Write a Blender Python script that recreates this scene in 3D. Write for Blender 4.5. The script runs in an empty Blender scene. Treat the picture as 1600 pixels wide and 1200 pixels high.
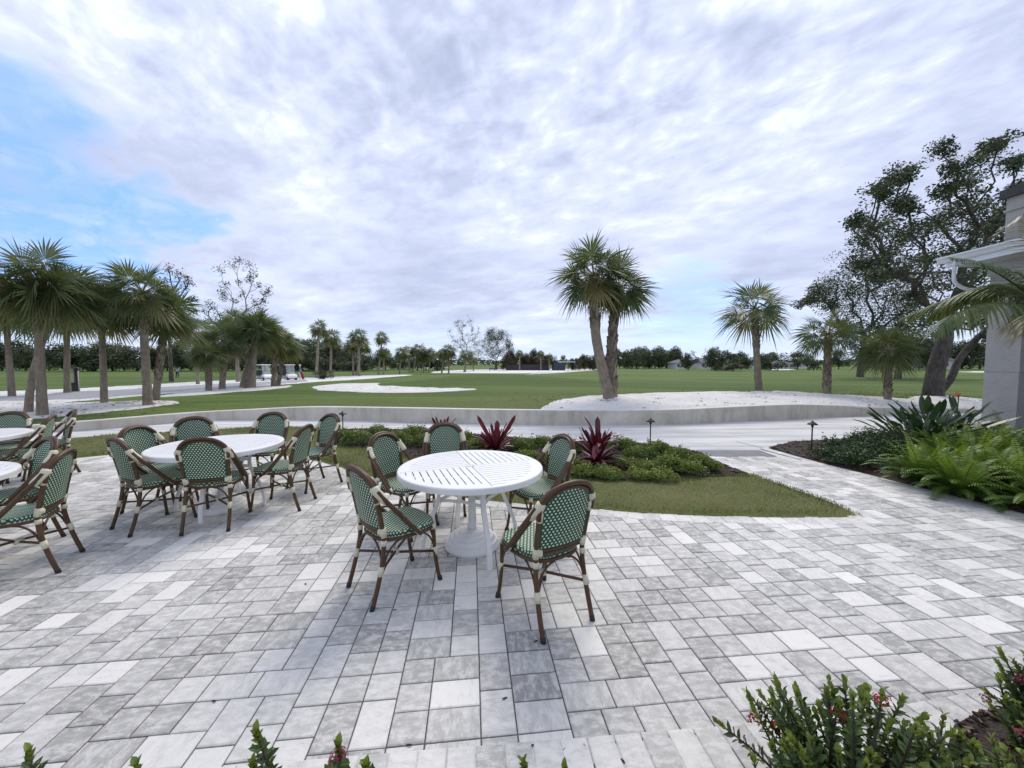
import bpy, math, random
from mathutils import Vector, Matrix, Quaternion, noise as mnoise
R = math.radians
PI = math.pi
rnd = random.Random(7)
ORD = ['first', 'second', 'third', 'fourth', 'fifth', 'sixth', 'seventh', 'eighth', 'ninth', 'tenth', 'eleventh', 'twelfth', 'thirteenth', 'fourteenth', 'fifteenth', 'sixteenth',
       'seventeenth', 'eighteenth', 'nineteenth', 'twentieth'] + ['twenty-' + q for q in ('first', 'second', 'third', 'fourth', 'fifth', 'sixth', 'seventh', 'eighth', 'ninth')] + ['thirtieth', 'thirty-first', 'thirty-second']
SC = bpy.context.scene
COL = SC.collection

# ------------------------------------------------------------------ camera
PITCH = R(3.05)
CAMZ = 1.6
cam_d = bpy.data.cameras.new('camera')
cam_d.sensor_width = 36
cam_d.lens = 36 * 600 / 1600
cam_d.clip_start = 0.05
cam_d.clip_end = 6000
cam = bpy.data.objects.new('camera', cam_d)
cam.location = (0, 0, CAMZ)
cam.rotation_euler = (PI / 2 - PITCH, 0, 0)
COL.objects.link(cam)
SC.camera = cam

# ------------------------------------------------------------------ exposure
SC.view_settings.view_transform = 'Standard'
SC.view_settings.look = 'None'
SC.view_settings.exposure = 0.62
SC.view_settings.gamma = 1
SC.view_settings.use_curve_mapping = False
SC.cycles.max_bounces = 8
SC.cycles.transparent_max_bounces = 8

SUN_EL, SUN_AZ = R(48), R(14)
sun_dir = Vector((math.sin(SUN_AZ) * math.cos(SUN_EL), math.cos(SUN_AZ) * math.cos(SUN_EL), math.sin(SUN_EL)))
sd = bpy.data.lights.new('sun', 'SUN')
sd.energy = 1.5
sd.angle = R(28)
sd.color = (1.0, 0.94, 0.82)
so = bpy.data.objects.new('sun', sd)
so.rotation_euler = (-sun_dir).to_track_quat('-Z', 'Y').to_euler()
COL.objects.link(so)


# ------------------------------------------------------------------ node helpers
class NT:
    def __init__(s, tree):
        s.t = tree; s.n = tree.nodes; s.l = tree.links

    def node(s, typ, **kw):
        n = s.n.new(typ)
        ins = kw.pop('ins', {})
        for k, v in kw.items():
            setattr(n, k, v)
        for k, v in ins.items():
            s.set(n.inputs[k], v)
        return n

    def set(s, sock, v):
        if isinstance(v, bpy.types.NodeSocket):
            s.l.new(v, sock)
        else:
            if sock.type == 'RGBA' and len(v) == 3:
                v = (*v, 1)
            sock.default_value = v

    def math(s, op, a, b=None, c=None, clamp=False):
        n = s.n.new('ShaderNodeMath'); n.operation = op; n.use_clamp = clamp
        s.set(n.inputs[0], a)
        if b is not None: s.set(n.inputs[1], b)
        if c is not None: s.set(n.inputs[2], c)
        return n.outputs[0]

    def vmath(s, op, a, b=None, scale=None):
        n = s.n.new('ShaderNodeVectorMath'); n.operation = op
        s.set(n.inputs[0], a)
        if b is not None: s.set(n.inputs[1], b)
        if scale is not None: s.set(n.inputs['Scale'], scale)
        return n.outputs['Value'] if op in ('DOT_PRODUCT', 'LENGTH') else n.outputs[0]

    def mix(s, f, a, b, mode='MIX'):
        n = s.n.new('ShaderNodeMix'); n.data_type = 'RGBA'; n.blend_type = mode
        s.set(n.inputs[0], f); s.set(n.inputs[6], a); s.set(n.inputs[7], b)
        return n.outputs[2]

    def noise(s, vec, scale, detail=3, rough=0.5, dist=0.0, out='Fac'):
        n = s.n.new('ShaderNodeTexNoise')
        if vec is not None: s.l.new(vec, n.inputs['Vector'])
        n.inputs['Scale'].default_value = scale
        n.inputs['Detail'].default_value = detail
        n.inputs['Roughness'].default_value = rough
        n.inputs['Distortion'].default_value = dist
        return n.outputs[0 if out == 'Fac' else 1]

    def ramp(s, f, pts):
        n = s.n.new('ShaderNodeValToRGB')
        s.set(n.inputs[0], f)
        e = n.color_ramp.elements
        while len(e) < len(pts): e.new(0.5)
        for i, (p, c) in enumerate(pts):
            e[i].position = p
            if not hasattr(c, '__len__'): c = (c, c, c)
            e[i].color = (*c, 1) if len(c) == 3 else c
        return n.outputs[0]

    def maprange(s, v, a, b, c=0.0, d=1.0, smooth=False):
        n = s.n.new('ShaderNodeMapRange')
        if smooth: n.interpolation_type = 'SMOOTHSTEP'
        s.set(n.inputs[0], v)
        for i, q in enumerate((a, b, c, d)): n.inputs[i + 1].default_value = q
        return n.outputs[0]

    def scalevec(s, vec, sc):
        n = s.n.new('ShaderNodeMapping'); s.l.new(vec, n.inputs[0]); n.inputs['Scale'].default_value = sc
        return n.outputs[0]


# ------------------------------------------------------------------ world
world = bpy.data.worlds.new('World')
SC.world = world
world.use_nodes = True
w = NT(world.node_tree)
w.n.clear()
sky = w.node('ShaderNodeTexSky', sky_type='NISHITA', sun_disc=False, sun_elevation=SUN_EL, sun_rotation=SUN_AZ,
             air_density=1.0, dust_density=0.6, ozone_density=1.5)
tc = w.node('ShaderNodeTexCoord')
dirv = tc.outputs['Generated']
sep = w.node('ShaderNodeSeparateXYZ', ins={0: dirv})
X, Y, Z = sep.outputs
den = w.math('ADD', w.math('MAXIMUM', Z, 0.0), 0.13)
px_ = w.math('DIVIDE', X, den)
py_ = w.math('DIVIDE', Y, den)
pl = w.node('ShaderNodeCombineXYZ', ins={0: px_, 1: py_, 2: 0.0}).outputs[0]
rot = w.node('ShaderNodeVectorRotate', rotation_type='Z_AXIS', ins={'Angle': R(35)})
w.l.new(pl, rot.inputs['Vector'])
plr = rot.outputs[0]
st = w.scalevec(plr, (0.75, 1.0, 1.0))
n_big = w.noise(st, 0.75, 4, 0.55, 0.6)
n_mid = w.noise(st, 1.9, 4, 0.55, 0.25)
n_fine = w.noise(w.scalevec(plr, (0.8, 1.15, 1)), 6.0, 4, 0.62, 0.35)
n_cell = w.noise(w.scalevec(pl, (1.2, 0.8, 1)), 11.0, 2, 0.5, 0.2)
# brightness of the deck
hi = w.maprange(Z, 0.22, 0.6, 0.0, 1.0, True)
fine = w.math('ADD', w.math('MULTIPLY', w.math('SUBTRACT', n_fine, 0.5), w.math('MULTIPLY_ADD', hi, 0.75, 0.3)),
              w.math('MULTIPLY', w.math('SUBTRACT', n_cell, 0.5), w.math('MULTIPLY', hi, 0.55)))
br = w.math('ADD', w.math('ADD', w.math('MULTIPLY', n_big, 0.9), w.math('MULTIPLY', w.math('SUBTRACT', n_mid, 0.5), 0.85)), fine)
sunny = w.vmath('DOT_PRODUCT', dirv, tuple(Vector((0.16, 0.8, 0.62)).normalized()))
br = w.math('ADD', br, w.maprange(sunny, 0.75, 1.0, 0.0, 0.13, True))
cl = w.ramp(br, [(0.20, (0.35, 0.395, 0.54)), (0.42, (0.435, 0.485, 0.645)), (0.64, (0.56, 0.61, 0.78)), (0.92, (0.86, 0.91, 1.0))])
# holes to the blue
def hole(v, r0, r1):
    d = w.vmath('DOT_PRODUCT', dirv, tuple(Vector(v).normalized()))
    dd = w.math('ADD', d, w.math('MULTIPLY', w.math('SUBTRACT', n_mid, 0.5), 0.06))
    dd = w.math('ADD', dd, w.math('MULTIPLY', w.math('SUBTRACT', n_fine, 0.5), 0.025))
    return w.maprange(dd, math.cos(r0), math.cos(r1), 0.0, 1.0, True)
h1 = hole((-1.28, 1.035, 0.40), R(12), R(4))
h2 = hole((-1.05, 1.03, 0.40), R(9), R(2))
h3 = w.math('MULTIPLY', hole((0.48, 1.0, 0.10), R(10), R(3)), 0.7)
thin = w.maprange(w.math('ADD', n_big, w.math('MULTIPLY', n_mid, 0.5)), 0.50, 0.62, 0.10, 0.0, True)
hm = w.math('MAXIMUM', w.math('MAXIMUM', h1, h2), w.math('MAXIMUM', h3, thin))
hm = w.math('MULTIPLY', hm, w.maprange(n_fine, 0.40, 0.66, 1.0, 0.62))
low = w.maprange(Z, 0.015, 0.16, 0.5, 0.0, True)
cl = w.mix(low, cl, (0.60, 0.72, 0.86, 1))
blue = w.mix(0.75, w.vmath('SCALE', sky.outputs[0], scale=0.16), (0.17, 0.36, 0.82, 1))
final = w.mix(hm, cl, blue)
bg = w.node('ShaderNodeBackground', ins={'Color': w.vmath('SCALE', final, scale=10.0), 'Strength': 0.1 * 0.96})
wo = w.node('ShaderNodeOutputWorld')
w.l.new(bg.outputs[0], wo.inputs[0])


# ------------------------------------------------------------------ mesh helpers
class MB:
    def __init__(s):
        s.v = []; s.f = []; s.t = []; s.uv = []; s.m = []

    def face(s, idx, t=0.0, uv=None, m=0):
        s.f.append(tuple(idx)); s.t.append(t); s.uv.append(uv); s.m.append(m)

    def quad(s, a, b, c, d, t=0.0, m=0, uv=None):
        n = len(s.v); s.v += [tuple(a), tuple(b), tuple(c), tuple(d)]; s.face((n, n + 1, n + 2, n + 3), t, uv, m)

    def tri(s, a, b, c, t=0.0, m=0):
        n = len(s.v); s.v += [tuple(a), tuple(b), tuple(c)]; s.face((n, n + 1, n + 2), t, None, m)

    def box(s, c, size, rz=0.0, t=0.0, m=0, mat=None):
        hx, hy, hz = size[0] / 2, size[1] / 2, size[2] / 2
        M = Matrix.Translation(c) @ (mat if mat is not None else Matrix.Rotation(rz, 4, 'Z'))
        n = len(s.v)
        for z in (-hz, hz):
            for x, y in ((-hx, -hy), (hx, -hy), (hx, hy), (-hx, hy)):
                s.v.append(tuple(M @ Vector((x, y, z))))
        for q in ((3, 2, 1, 0), (4, 5, 6, 7), (0, 1, 5, 4), (1, 2, 6, 5), (2, 3, 7, 6), (3, 0, 4, 7)):
            s.face([n + i for i in q], t, None, m)

    def tube(s, pts, rad, n=8, t=0.0, m=0, caps=True, flat=1.0):
        pts = [Vector(p) for p in pts]
        if not hasattr(rad, '__len__'): rad = [rad] * len(pts)
        base = len(s.v)
        up = None
        L = 0.0
        Ls = []
        for i, p in enumerate(pts):
            d = (pts[min(i + 1, len(pts) - 1)] - pts[max(i - 1, 0)])
            if d.length < 1e-9: d = Vector((0, 0, 1))
            d.normalize()
            if up is None:
                up = Vector((0, 0, 1)) if abs(d.z) < 0.9 else Vector((0, 1, 0))
            sd_ = d.cross(up); sd_.normalize()
            up = sd_.cross(d); up.normalize()
            if i: L += (p - pts[i - 1]).length
            Ls.append(L)
            for k in range(n):
                a = 2 * PI * k / n
                s.v.append(tuple(p + sd_ * (math.cos(a) * rad[i]) + up * (math.sin(a) * rad[i] * flat)))
        for i in range(len(pts) - 1):
            for k in range(n):
                k2 = (k + 1) % n
                u0, u1 = k / n, (k + 1) / n
                s.face((base + i * n + k, base + i * n + k2, base + (i + 1) * n + k2, base + (i + 1) * n + k), t,
                       ((u0, Ls[i]), (u1, Ls[i]), (u1, Ls[i + 1]), (u0, Ls[i + 1])), m)
        if caps:
            s.face([base + k for k in range(n)][::-1], t, None, m)
            s.face([base + (len(pts) - 1) * n + k for k in range(n)], t, None, m)

    def lathe(s, prof, n=24, c=(0, 0, 0), m=0, t=0.0):
        base = len(s.v)
        for r, z in prof:
            for k in range(n):
                a = 2 * PI * k / n
                s.v.append((c[0] + r * math.cos(a), c[1] + r * math.sin(a), c[2] + z))
        for i in range(len(prof) - 1):
            for k in range(n):
                k2 = (k + 1) % n
                s.face((base + i * n + k, base + i * n + k2, base + (i + 1) * n + k2, base + (i + 1) * n + k), t, None, m)
        s.face([base + k for k in range(n)][::-1], t, None, m)
        s.face([base + (len(prof) - 1) * n + k for k in range(n)], t, None, m)

    def prism(s, poly, z0, z1, m=0, t=0.0):
        n = len(poly); b = len(s.v)
        for z in (z0, z1):
            for p in poly: s.v.append((p[0], p[1], z))
        s.face([b + i for i in range(n)][::-1], t, None, m)
        s.face([b + n + i for i in range(n)], t, None, m)
        for i in range(n):
            j = (i + 1) % n
            s.face((b + i, b + j, b + n + j, b + n + i), t, None, m)

    def mesh(s, name, mats, smooth=False):
        me = bpy.data.meshes.new(name)
        me.from_pydata(s.v, [], s.f)
        if not isinstance(mats, (list, tuple)): mats = [mats]
        for q in mats: me.materials.append(q)
        at = me.attributes.new('tint', 'FLOAT', 'FACE')
        at.data.foreach_set('value', s.t)
        if any(s.m): me.polygons.foreach_set('material_index', s.m)
        if any(u is not None for u in s.uv):
            ul = me.uv_layers.new(name='UVMap')
            flat = []
            for f, u in zip(s.f, s.uv):
                if u is None:
                    for i in f: flat += [s.v[i][0], s.v[i][1]]
                else:
                    for q in u: flat += [q[0], q[1]]
            ul.data.foreach_set('uv', flat)
        if smooth: me.polygons.foreach_set('use_smooth', [True] * len(s.f))
        me.update()
        return me

    def build(s, name, mats, parent=None, smooth=False, loc=None):
        return obj(name, s.mesh(name, mats, smooth), parent, loc)


def obj(name, me, parent=None, loc=None, rz=0.0, scale=None):
    o = bpy.data.objects.new(name, me)
    COL.objects.link(o)
    if parent is not None: o.parent = parent
    if loc is not None: o.location = loc
    if rz: o.rotation_euler = (0, 0, rz)
    if scale is not None: o.scale = scale if hasattr(scale, '__len__') else (scale,) * 3
    return o


def tag(o, label=None, cat=None, group=None, kind=None):
    if label: o['label'] = label
    if cat: o['category'] = cat
    if group: o['group'] = group
    if kind: o['kind'] = kind
    return o


def thing(name, label, cat, loc=(0, 0, 0), rz=0.0, group=None):
    o = obj(name, None, None, loc, rz)
    o.empty_display_size = 0.2
    return tag(o, label, cat, group)


def copy_tree(o, parent=None):
    c = o.copy(); COL.objects.link(c)
    if parent is not None: c.parent = parent
    for ch in list(o.children): copy_tree(ch, c)
    return c


def smooth_curve(pts, per=6, closed=False):
    """Catmull-Rom through points"""
    P = [Vector(p) for p in pts]
    out = []
    n = len(P)
    rng = range(n) if closed else range(n - 1)
    for i in rng:
        if closed:
            p0, p1, p2, p3 = P[(i - 1) % n], P[i], P[(i + 1) % n], P[(i + 2) % n]
        else:
            p0, p1, p2, p3 = P[max(i - 1, 0)], P[i], P[i + 1], P[min(i + 2, n - 1)]
        for k in range(per):
            t = k / per
            out.append(0.5 * ((2 * p1) + (p2 - p0) * t + (2 * p0 - 5 * p1 + 4 * p2 - p3) * t * t + (3 * p1 - p0 - 3 * p2 + p3) * t ** 3))
    if not closed: out.append(P[-1].copy())
    return out


def inside(x, y, poly):
    c = False
    j = len(poly) - 1
    for i in range(len(poly)):
        xi, yi = poly[i][0], poly[i][1]; xj, yj = poly[j][0], poly[j][1]
        if (yi > y) != (yj > y) and x < (xj - xi) * (y - yi) / (yj - yi) + xi: c = not c
        j = i
    return c


def seg_dist(x, y, a, b):
    ax, ay, bx, by = a[0], a[1], b[0], b[1]
    dx, dy = bx - ax, by - ay
    L = dx * dx + dy * dy
    t = 0 if L == 0 else max(0, min(1, ((x - ax) * dx + (y - ay) * dy) / L))
    return math.hypot(x - ax - t * dx, y - ay - t * dy)


def edge_dist(x, y, poly):
    return min(seg_dist(x, y, poly[i - 1], poly[i]) for i in range(len(poly)))


def G(px, py, z=0.0):
    """where the sight line of a photo point meets height z"""
    u = (px - 800) / 600; v = -(py - 600) / 600
    d = Vector((u, math.cos(PITCH) + v * math.sin(PITCH), -math.sin(PITCH) + v * math.cos(PITCH)))
    t = (z - CAMZ) / d.z
    return Vector((d.x * t, d.y * t, z))


def AT(px, py, y):
    """point on the sight line at depth y (metres ahead)"""
    u = (px - 800) / 600; v = -(py - 600) / 600
    d = Vector((u, math.cos(PITCH) + v * math.sin(PITCH), -math.sin(PITCH) + v * math.cos(PITCH)))
    t = y / d.y
    return Vector((d.x * t, y, CAMZ + d.z * t))


# ------------------------------------------------------------------ materials
def mat(name, build):
    m = bpy.data.materials.new(name)
    m.use_nodes = True
    n = NT(m.node_tree)
    n.n.clear()
    out = n.node('ShaderNodeOutputMaterial')
    sh = build(n)
    n.l.new(sh, out.inputs['Surface'])
    return m


def pbsdf(n, col, rough=0.6, bump=None, bstr=0.3, bdist=0.01, metal=0.0, spec=0.5, coat=0.0):
    b = n.node('ShaderNodeBsdfPrincipled')
    n.set(b.inputs['Base Color'], col)
    n.set(b.inputs['Roughness'], rough)
    b.inputs['Metallic'].default_value = metal
    b.inputs['Specular IOR Level'].default_value = spec
    if coat: b.inputs['Coat Weight'].default_value = coat
    if bump is not None:
        bm_ = n.node('ShaderNodeBump', ins={'Height': bump, 'Strength': bstr, 'Distance': bdist})
        n.l.new(bm_.outputs[0], b.inputs['Normal'])
    return b.outputs[0]


def pos(n): return n.node('ShaderNodeNewGeometry').outputs['Position']
def objc(n): return n.node('ShaderNodeTexCoord').outputs['Object']
def uvc(n): return n.node('ShaderNodeTexCoord').outputs['UV']
def tint(n): return n.node('ShaderNodeAttribute', attribute_name='tint').outputs['Fac']


def m_simple(name, c1, c2, scale=5.0, rough=0.6, bump=0.0, bscale=60, spec=0.5, metal=0.0, detail=4, bdist=0.003):
    def b(n):
        p = objc(n)
        f = n.noise(p, scale, detail, 0.6)
        col = n.mix(n.maprange(f, 0.3, 0.7), (*c1, 1), (*c2, 1))
        bp = n.noise(p, bscale, 3) if bump else None
        return pbsdf(n, col, rough, bp, bump, bdist, metal, spec)
    return mat(name, b)


def leafmat(name, stops, rough=0.5, transl=0.25, nscale=2.0, spec=0.4):
    def b(n):
        t = tint(n)
        f = n.noise(pos(n), nscale, 2)
        t2 = n.math('ADD', t, n.math('MULTIPLY', n.math('SUBTRACT', f, 0.5), 0.35), clamp=True)
        col = n.ramp(t2, stops)
        s = pbsdf(n, col, rough, spec=spec)
        tr = n.node('ShaderNodeBsdfTranslucent', ins={'Color': n.mix(1.0, col, (1.0, 1.0, 0.6, 1), 'MULTIPLY')})
        mx = n.node('ShaderNodeMixShader', ins={0: transl, 1: s, 2: tr.outputs[0]})
        return mx.outputs[0]
    return mat(name, b)


def b_paver(n):
    t = tint(n)
    uv = uvc(n)
    st_ = n.scalevec(uv, (12, 26, 1))
    f1 = n.noise(st_, 1.0, 6, 0.72, 0.3)
    f2 = n.noise(uv, 16.0, 5, 0.7)
    f3 = n.noise(uv, 190.0, 2, 0.6)
    base = n.ramp(t, [(0.0, (0.30, 0.292, 0.272)), (0.35, (0.415, 0.404, 0.378)), (0.7, (0.57, 0.553, 0.515)), (1.0, (0.78, 0.755, 0.70))])
    k = n.maprange(n.math('ADD', n.math('MULTIPLY', f1, 0.6), n.math('MULTIPLY', f2, 0.4)), 0.44, 0.60, 0.0, 1.0, True)
    col = n.mix(n.math('MULTIPLY', k, 0.55), base, (0.78, 0.755, 0.71, 1))
    col = n.mix(n.maprange(f1, 0.30, 0.46, 0.32, 0.0), col, (0.26, 0.255, 0.245, 1))
    col = n.mix(0.5, col, n.ramp(f3, [(0.3, 0.42), (0.7, 0.62)]), 'OVERLAY')
    big = n.noise(pos(n), 0.45, 3)
    col = n.mix(n.maprange(big, 0.35, 0.65, 0.0, 0.22), col, (0.42, 0.42, 0.42, 1), 'MULTIPLY')
    sepn = n.node('ShaderNodeSeparateXYZ', ins={0: pos(n)})
    return pbsdf(n, col, 0.78, n.math('ADD', f3, n.math('MULTIPLY', f2, 2)), 0.35, 0.002, spec=0.35)
M_PAVER = mat('paver_concrete', b_paver)
M_JOINT = m_simple('joint_sand', (0.06, 0.056, 0.05), (0.14, 0.13, 0.115), 40, 0.95)


def b_path(n):
    p = pos(n)
    f = n.noise(p, 0.8, 5, 0.6)
    g = n.noise(n.scalevec(p, (0.35, 3.5, 1)), 1.0, 3, 0.55)
    h = n.noise(p, 120, 2)
    col = n.mix(n.maprange(f, 0.3, 0.7), (0.42, 0.412, 0.395, 1), (0.54, 0.53, 0.51, 1))
    col = n.mix(n.maprange(g, 0.42, 0.60, 0, 0.7), col, (0.72, 0.72, 0.72, 1))
    return pbsdf(n, col, 0.8, n.math('ADD', h, n.math('MULTIPLY', g, 0.5)), 0.3, 0.003, spec=0.3)
M_PATH = mat('path_concrete', b_path)


def b_wall(n):
    p = pos(n)
    f = n.noise(p, 1.3, 6, 0.65, 0.5)
    s_ = n.noise(n.scalevec(p, (3.5, 3.5, 0.7)), 1.3, 6, 0.7)
    h = n.noise(p, 45, 4)
    col = n.mix(n.maprange(f, 0.3, 0.7), (0.46, 0.425, 0.35, 1), (0.66, 0.625, 0.54, 1))
    col = n.mix(n.maprange(s_, 0.48, 0.66, 0, 0.42), col, (0.25, 0.238, 0.20, 1))
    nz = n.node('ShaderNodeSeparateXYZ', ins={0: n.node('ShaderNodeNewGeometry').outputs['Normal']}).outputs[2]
    col = n.mix(n.maprange(nz, 0.6, 0.9, 0.0, 0.6), col, (0.74, 0.73, 0.70, 1))  # upward faces painted lighter: light from above put into the colour
    return pbsdf(n, col, 0.85, h, 0.4, 0.006, spec=0.3)
M_WALL = mat('wall_concrete', b_wall)


def b_sand(n):
    p = pos(n)
    f = n.noise(p, 1.2, 5, 0.65)
    g = n.noise(p, 14, 4, 0.7)
    col = n.mix(n.maprange(f, 0.3, 0.7), (0.66, 0.64, 0.60, 1), (0.84, 0.82, 0.785, 1))
    col = n.mix(n.maprange(g, 0.56, 0.75, 0, 0.5), col, (0.52, 0.50, 0.47, 1))
    return pbsdf(n, col, 0.9, n.math('ADD', g, n.math('MULTIPLY', n.noise(p, 3.2, 4, 0.6), 2.0)), 1.0, 0.06, spec=0.2)
M_SAND = mat('white_sand', b_sand)
M_ROAD = m_simple('asphalt', (0.27, 0.275, 0.29), (0.36, 0.36, 0.37), 3, 0.9, 0.3, 80)


def b_grass(n):
    p = pos(n)
    f = n.noise(p, 0.09, 4, 0.55)
    g = n.noise(n.scalevec(p, (0.12, 0.9, 1)), 1.0, 4, 0.6, 0.3)
    h = n.noise(p, 9.0, 5, 0.75)
    k = n.noise(p, 55.0, 3, 0.7)
    d = n.vmath('LENGTH', p)
    far = n.maprange(d, 9, 45)
    col = n.mix(n.maprange(g, 0.40, 0.60), (0.092, 0.152, 0.030, 1), (0.158, 0.228, 0.050, 1))
    col = n.mix(n.maprange(f, 0.42, 0.62, 0, 0.6), col, (0.155, 0.205, 0.056, 1))
    m2 = n.noise(n.scalevec(p, (0.03, 0.22, 1)), 1.0, 3, 0.6, 0.8)
    col = n.mix(n.maprange(m2, 0.44, 0.58, 0.0, 0.55), col, (0.058, 0.100, 0.023, 1))
    near = n.math('SUBTRACT', 1.0, n.maprange(d, 10.5, 15.5, 0.0, 1.0))
    col = n.mix(n.math('MULTIPLY', near, 0.65), col, (0.155, 0.150, 0.050, 1))
    col = n.mix(n.maprange(h, 0.35, 0.7, 0.0, 0.5), col, (0.035, 0.055, 0.016, 1))
    col = n.mix(n.maprange(k, 0.45, 0.75, 0.0, 0.35), col, (0.16, 0.19, 0.07, 1))
    return pbsdf(n, col, 0.9, n.math('ADD', h, k), 0.7, 0.05, spec=0.15)
M_GOLF = mat('golf_grass', b_grass)


def b_lawn(n):
    p = pos(n)
    f = n.noise(p, 1.4, 4, 0.6)
    h = n.noise(p, 60, 4, 0.7)
    col = n.mix(n.maprange(f, 0.3, 0.7), (0.13, 0.145, 0.05, 1), (0.20, 0.20, 0.085, 1))
    col = n.mix(n.maprange(h, 0.4, 0.7, 0, 0.7), col, (0.05, 0.045, 0.02, 1))
    return pbsdf(n, col, 0.9, h, 0.8, 0.02, spec=0.15)
M_LAWN = mat('lawn_thatch', b_lawn)
M_MULCH = m_simple('mulch_base', (0.025, 0.017, 0.012), (0.06, 0.042, 0.032), 30, 0.95, 0.8, 60, bdist=0.03)
M_CHIP = leafmat('bark_chip', [(0.0, (0.03, 0.018, 0.012)), (0.6, (0.075, 0.050, 0.037)), (1.0, (0.20, 0.155, 0.12))], 0.9, 0.0, spec=0.2)
M_BLADE = leafmat('grass_blade', [(0.0, (0.075, 0.120, 0.028)), (0.5, (0.165, 0.210, 0.062)), (1.0, (0.36, 0.34, 0.16))], 0.6, 0.3, 1.5)
M_SABAL = leafmat('sabal_leaf', [(0.0, (0.048, 0.074, 0.030)), (0.45, (0.110, 0.150, 0.064)), (0.75, (0.20, 0.215, 0.095)), (1.0, (0.36, 0.28, 0.14))], 0.45, 0.33, 1.2)
M_OAK = leafmat('oak_leaf', [(0.0, (0.028, 0.043, 0.020)), (0.6, (0.066, 0.092, 0.042)), (1.0, (0.14, 0.165, 0.08))], 0.5, 0.18, 0.8)
M_DRY = leafmat('sparse_leaf', [(0.0, (0.045, 0.058, 0.03)), (1.0, (0.11, 0.125, 0.06))], 0.6, 0.2)
M_HEDGE = leafmat('hedge_leaf', [(0.0, (0.03, 0.04, 0.018)), (0.7, (0.075, 0.075, 0.035)), (1.0, (0.13, 0.085, 0.05))], 0.6, 0.15)
M_FERN = leafmat('fern_leaf', [(0.0, (0.035, 0.075, 0.012)), (0.5, (0.105, 0.190, 0.026)), (1.0, (0.26, 0.36, 0.06))], 0.42, 0.3, 3)
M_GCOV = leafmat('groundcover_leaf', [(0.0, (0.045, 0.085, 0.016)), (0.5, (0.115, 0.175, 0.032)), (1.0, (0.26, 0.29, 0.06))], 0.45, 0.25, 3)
M_JUNI = leafmat('dark_groundcover_leaf', [(0.0, (0.015, 0.035, 0.012)), (0.6, (0.035, 0.07, 0.022)), (1.0, (0.07, 0.11, 0.04))], 0.5, 0.2, 3)
M_PADDLE = leafmat('paddle_leaf', [(0.0, (0.018, 0.045, 0.02)), (0.6, (0.04, 0.08, 0.035)), (1.0, (0.10, 0.16, 0.06))], 0.3, 0.15, 3)
M_BROM = leafmat('burgundy_leaf', [(0.0, (0.035, 0.005, 0.011)), (0.5, (0.115, 0.012, 0.022)), (1.0, (0.22, 0.045, 0.060))], 0.35, 0.10, 8)
M_IXORA = leafmat('ixora_leaf', [(0.0, (0.024, 0.052, 0.015)), (0.5, (0.062, 0.108, 0.026)), (1.0, (0.24, 0.30, 0.06))], 0.3, 0.2, 9)
M_RED = leafmat('red_flower', [(0.0, (0.30, 0.02, 0.02)), (1.0, (0.60, 0.07, 0.05))], 0.5, 0.2)
M_PINK = leafmat('pink_flower', [(0.0, (0.30, 0.03, 0.08)), (1.0, (0.50, 0.16, 0.22))], 0.5, 0.2)
M_ORANGE = leafmat('orange_petal', [(0.0, (0.55, 0.14, 0.07)), (1.0, (0.65, 0.28, 0.16))], 0.5, 0.2)
M_FROND = leafmat('feather_frond', [(0.0, (0.035, 0.065, 0.018)), (0.5, (0.075, 0.115, 0.032)), (0.8, (0.16, 0.17, 0.06)), (1.0, (0.24, 0.19, 0.10))], 0.4, 0.3, 3)
M_STEM = m_simple('green_stem', (0.07, 0.10, 0.03), (0.12, 0.12, 0.05), 8, 0.6)
M_TWIG = m_simple('woody_stem', (0.05, 0.035, 0.025), (0.11, 0.085, 0.06), 20, 0.9)


def b_ptrunk(n):
    p = objc(n)
    f = n.noise(p, 4, 5, 0.7)
    ring = n.noise(n.scalevec(p, (4.0, 4.0, 20)), 1.0, 5, 0.7, 1.2)
    ver = n.noise(n.scalevec(p, (26, 26, 2.5)), 1.0, 4, 0.6)
    col = n.mix(n.maprange(f, 0.3, 0.7), (0.205, 0.168, 0.127, 1), (0.36, 0.308, 0.242, 1))
    col = n.mix(n.maprange(ring, 0.50, 0.72, 0, 0.4), col, (0.10, 0.082, 0.066, 1))
    col = n.mix(n.maprange(ver, 0.5, 0.7, 0, 0.5), col, (0.09, 0.07, 0.055, 1))
    return pbsdf(n, col, 0.92, n.math('ADD', ring, ver), 0.9, 0.03, spec=0.2)
M_PTRUNK = mat('palm_bark', b_ptrunk)
M_BOOT = leafmat('palm_boot', [(0.0, (0.10, 0.075, 0.055)), (0.5, (0.20, 0.165, 0.13)), (1.0, (0.34, 0.30, 0.25))], 0.9, 0.0, 6, spec=0.2)


def b_bark(n):
    p = objc(n)
    f = n.noise(p, 2.5, 5, 0.7)
    ver = n.noise(n.scalevec(p, (14, 14, 2.5)), 1.0, 5, 0.7, 0.5)
    col = n.mix(n.maprange(f, 0.3, 0.7), (0.075, 0.064, 0.056, 1), (0.16, 0.145, 0.13, 1))
    col = n.mix(n.maprange(ver, 0.45, 0.7, 0, 0.7), col, (0.03, 0.025, 0.022, 1))
    return pbsdf(n, col, 0.95, ver, 1.0, 0.05, spec=0.2)
M_BARK = mat('oak_bark', b_bark)


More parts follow.
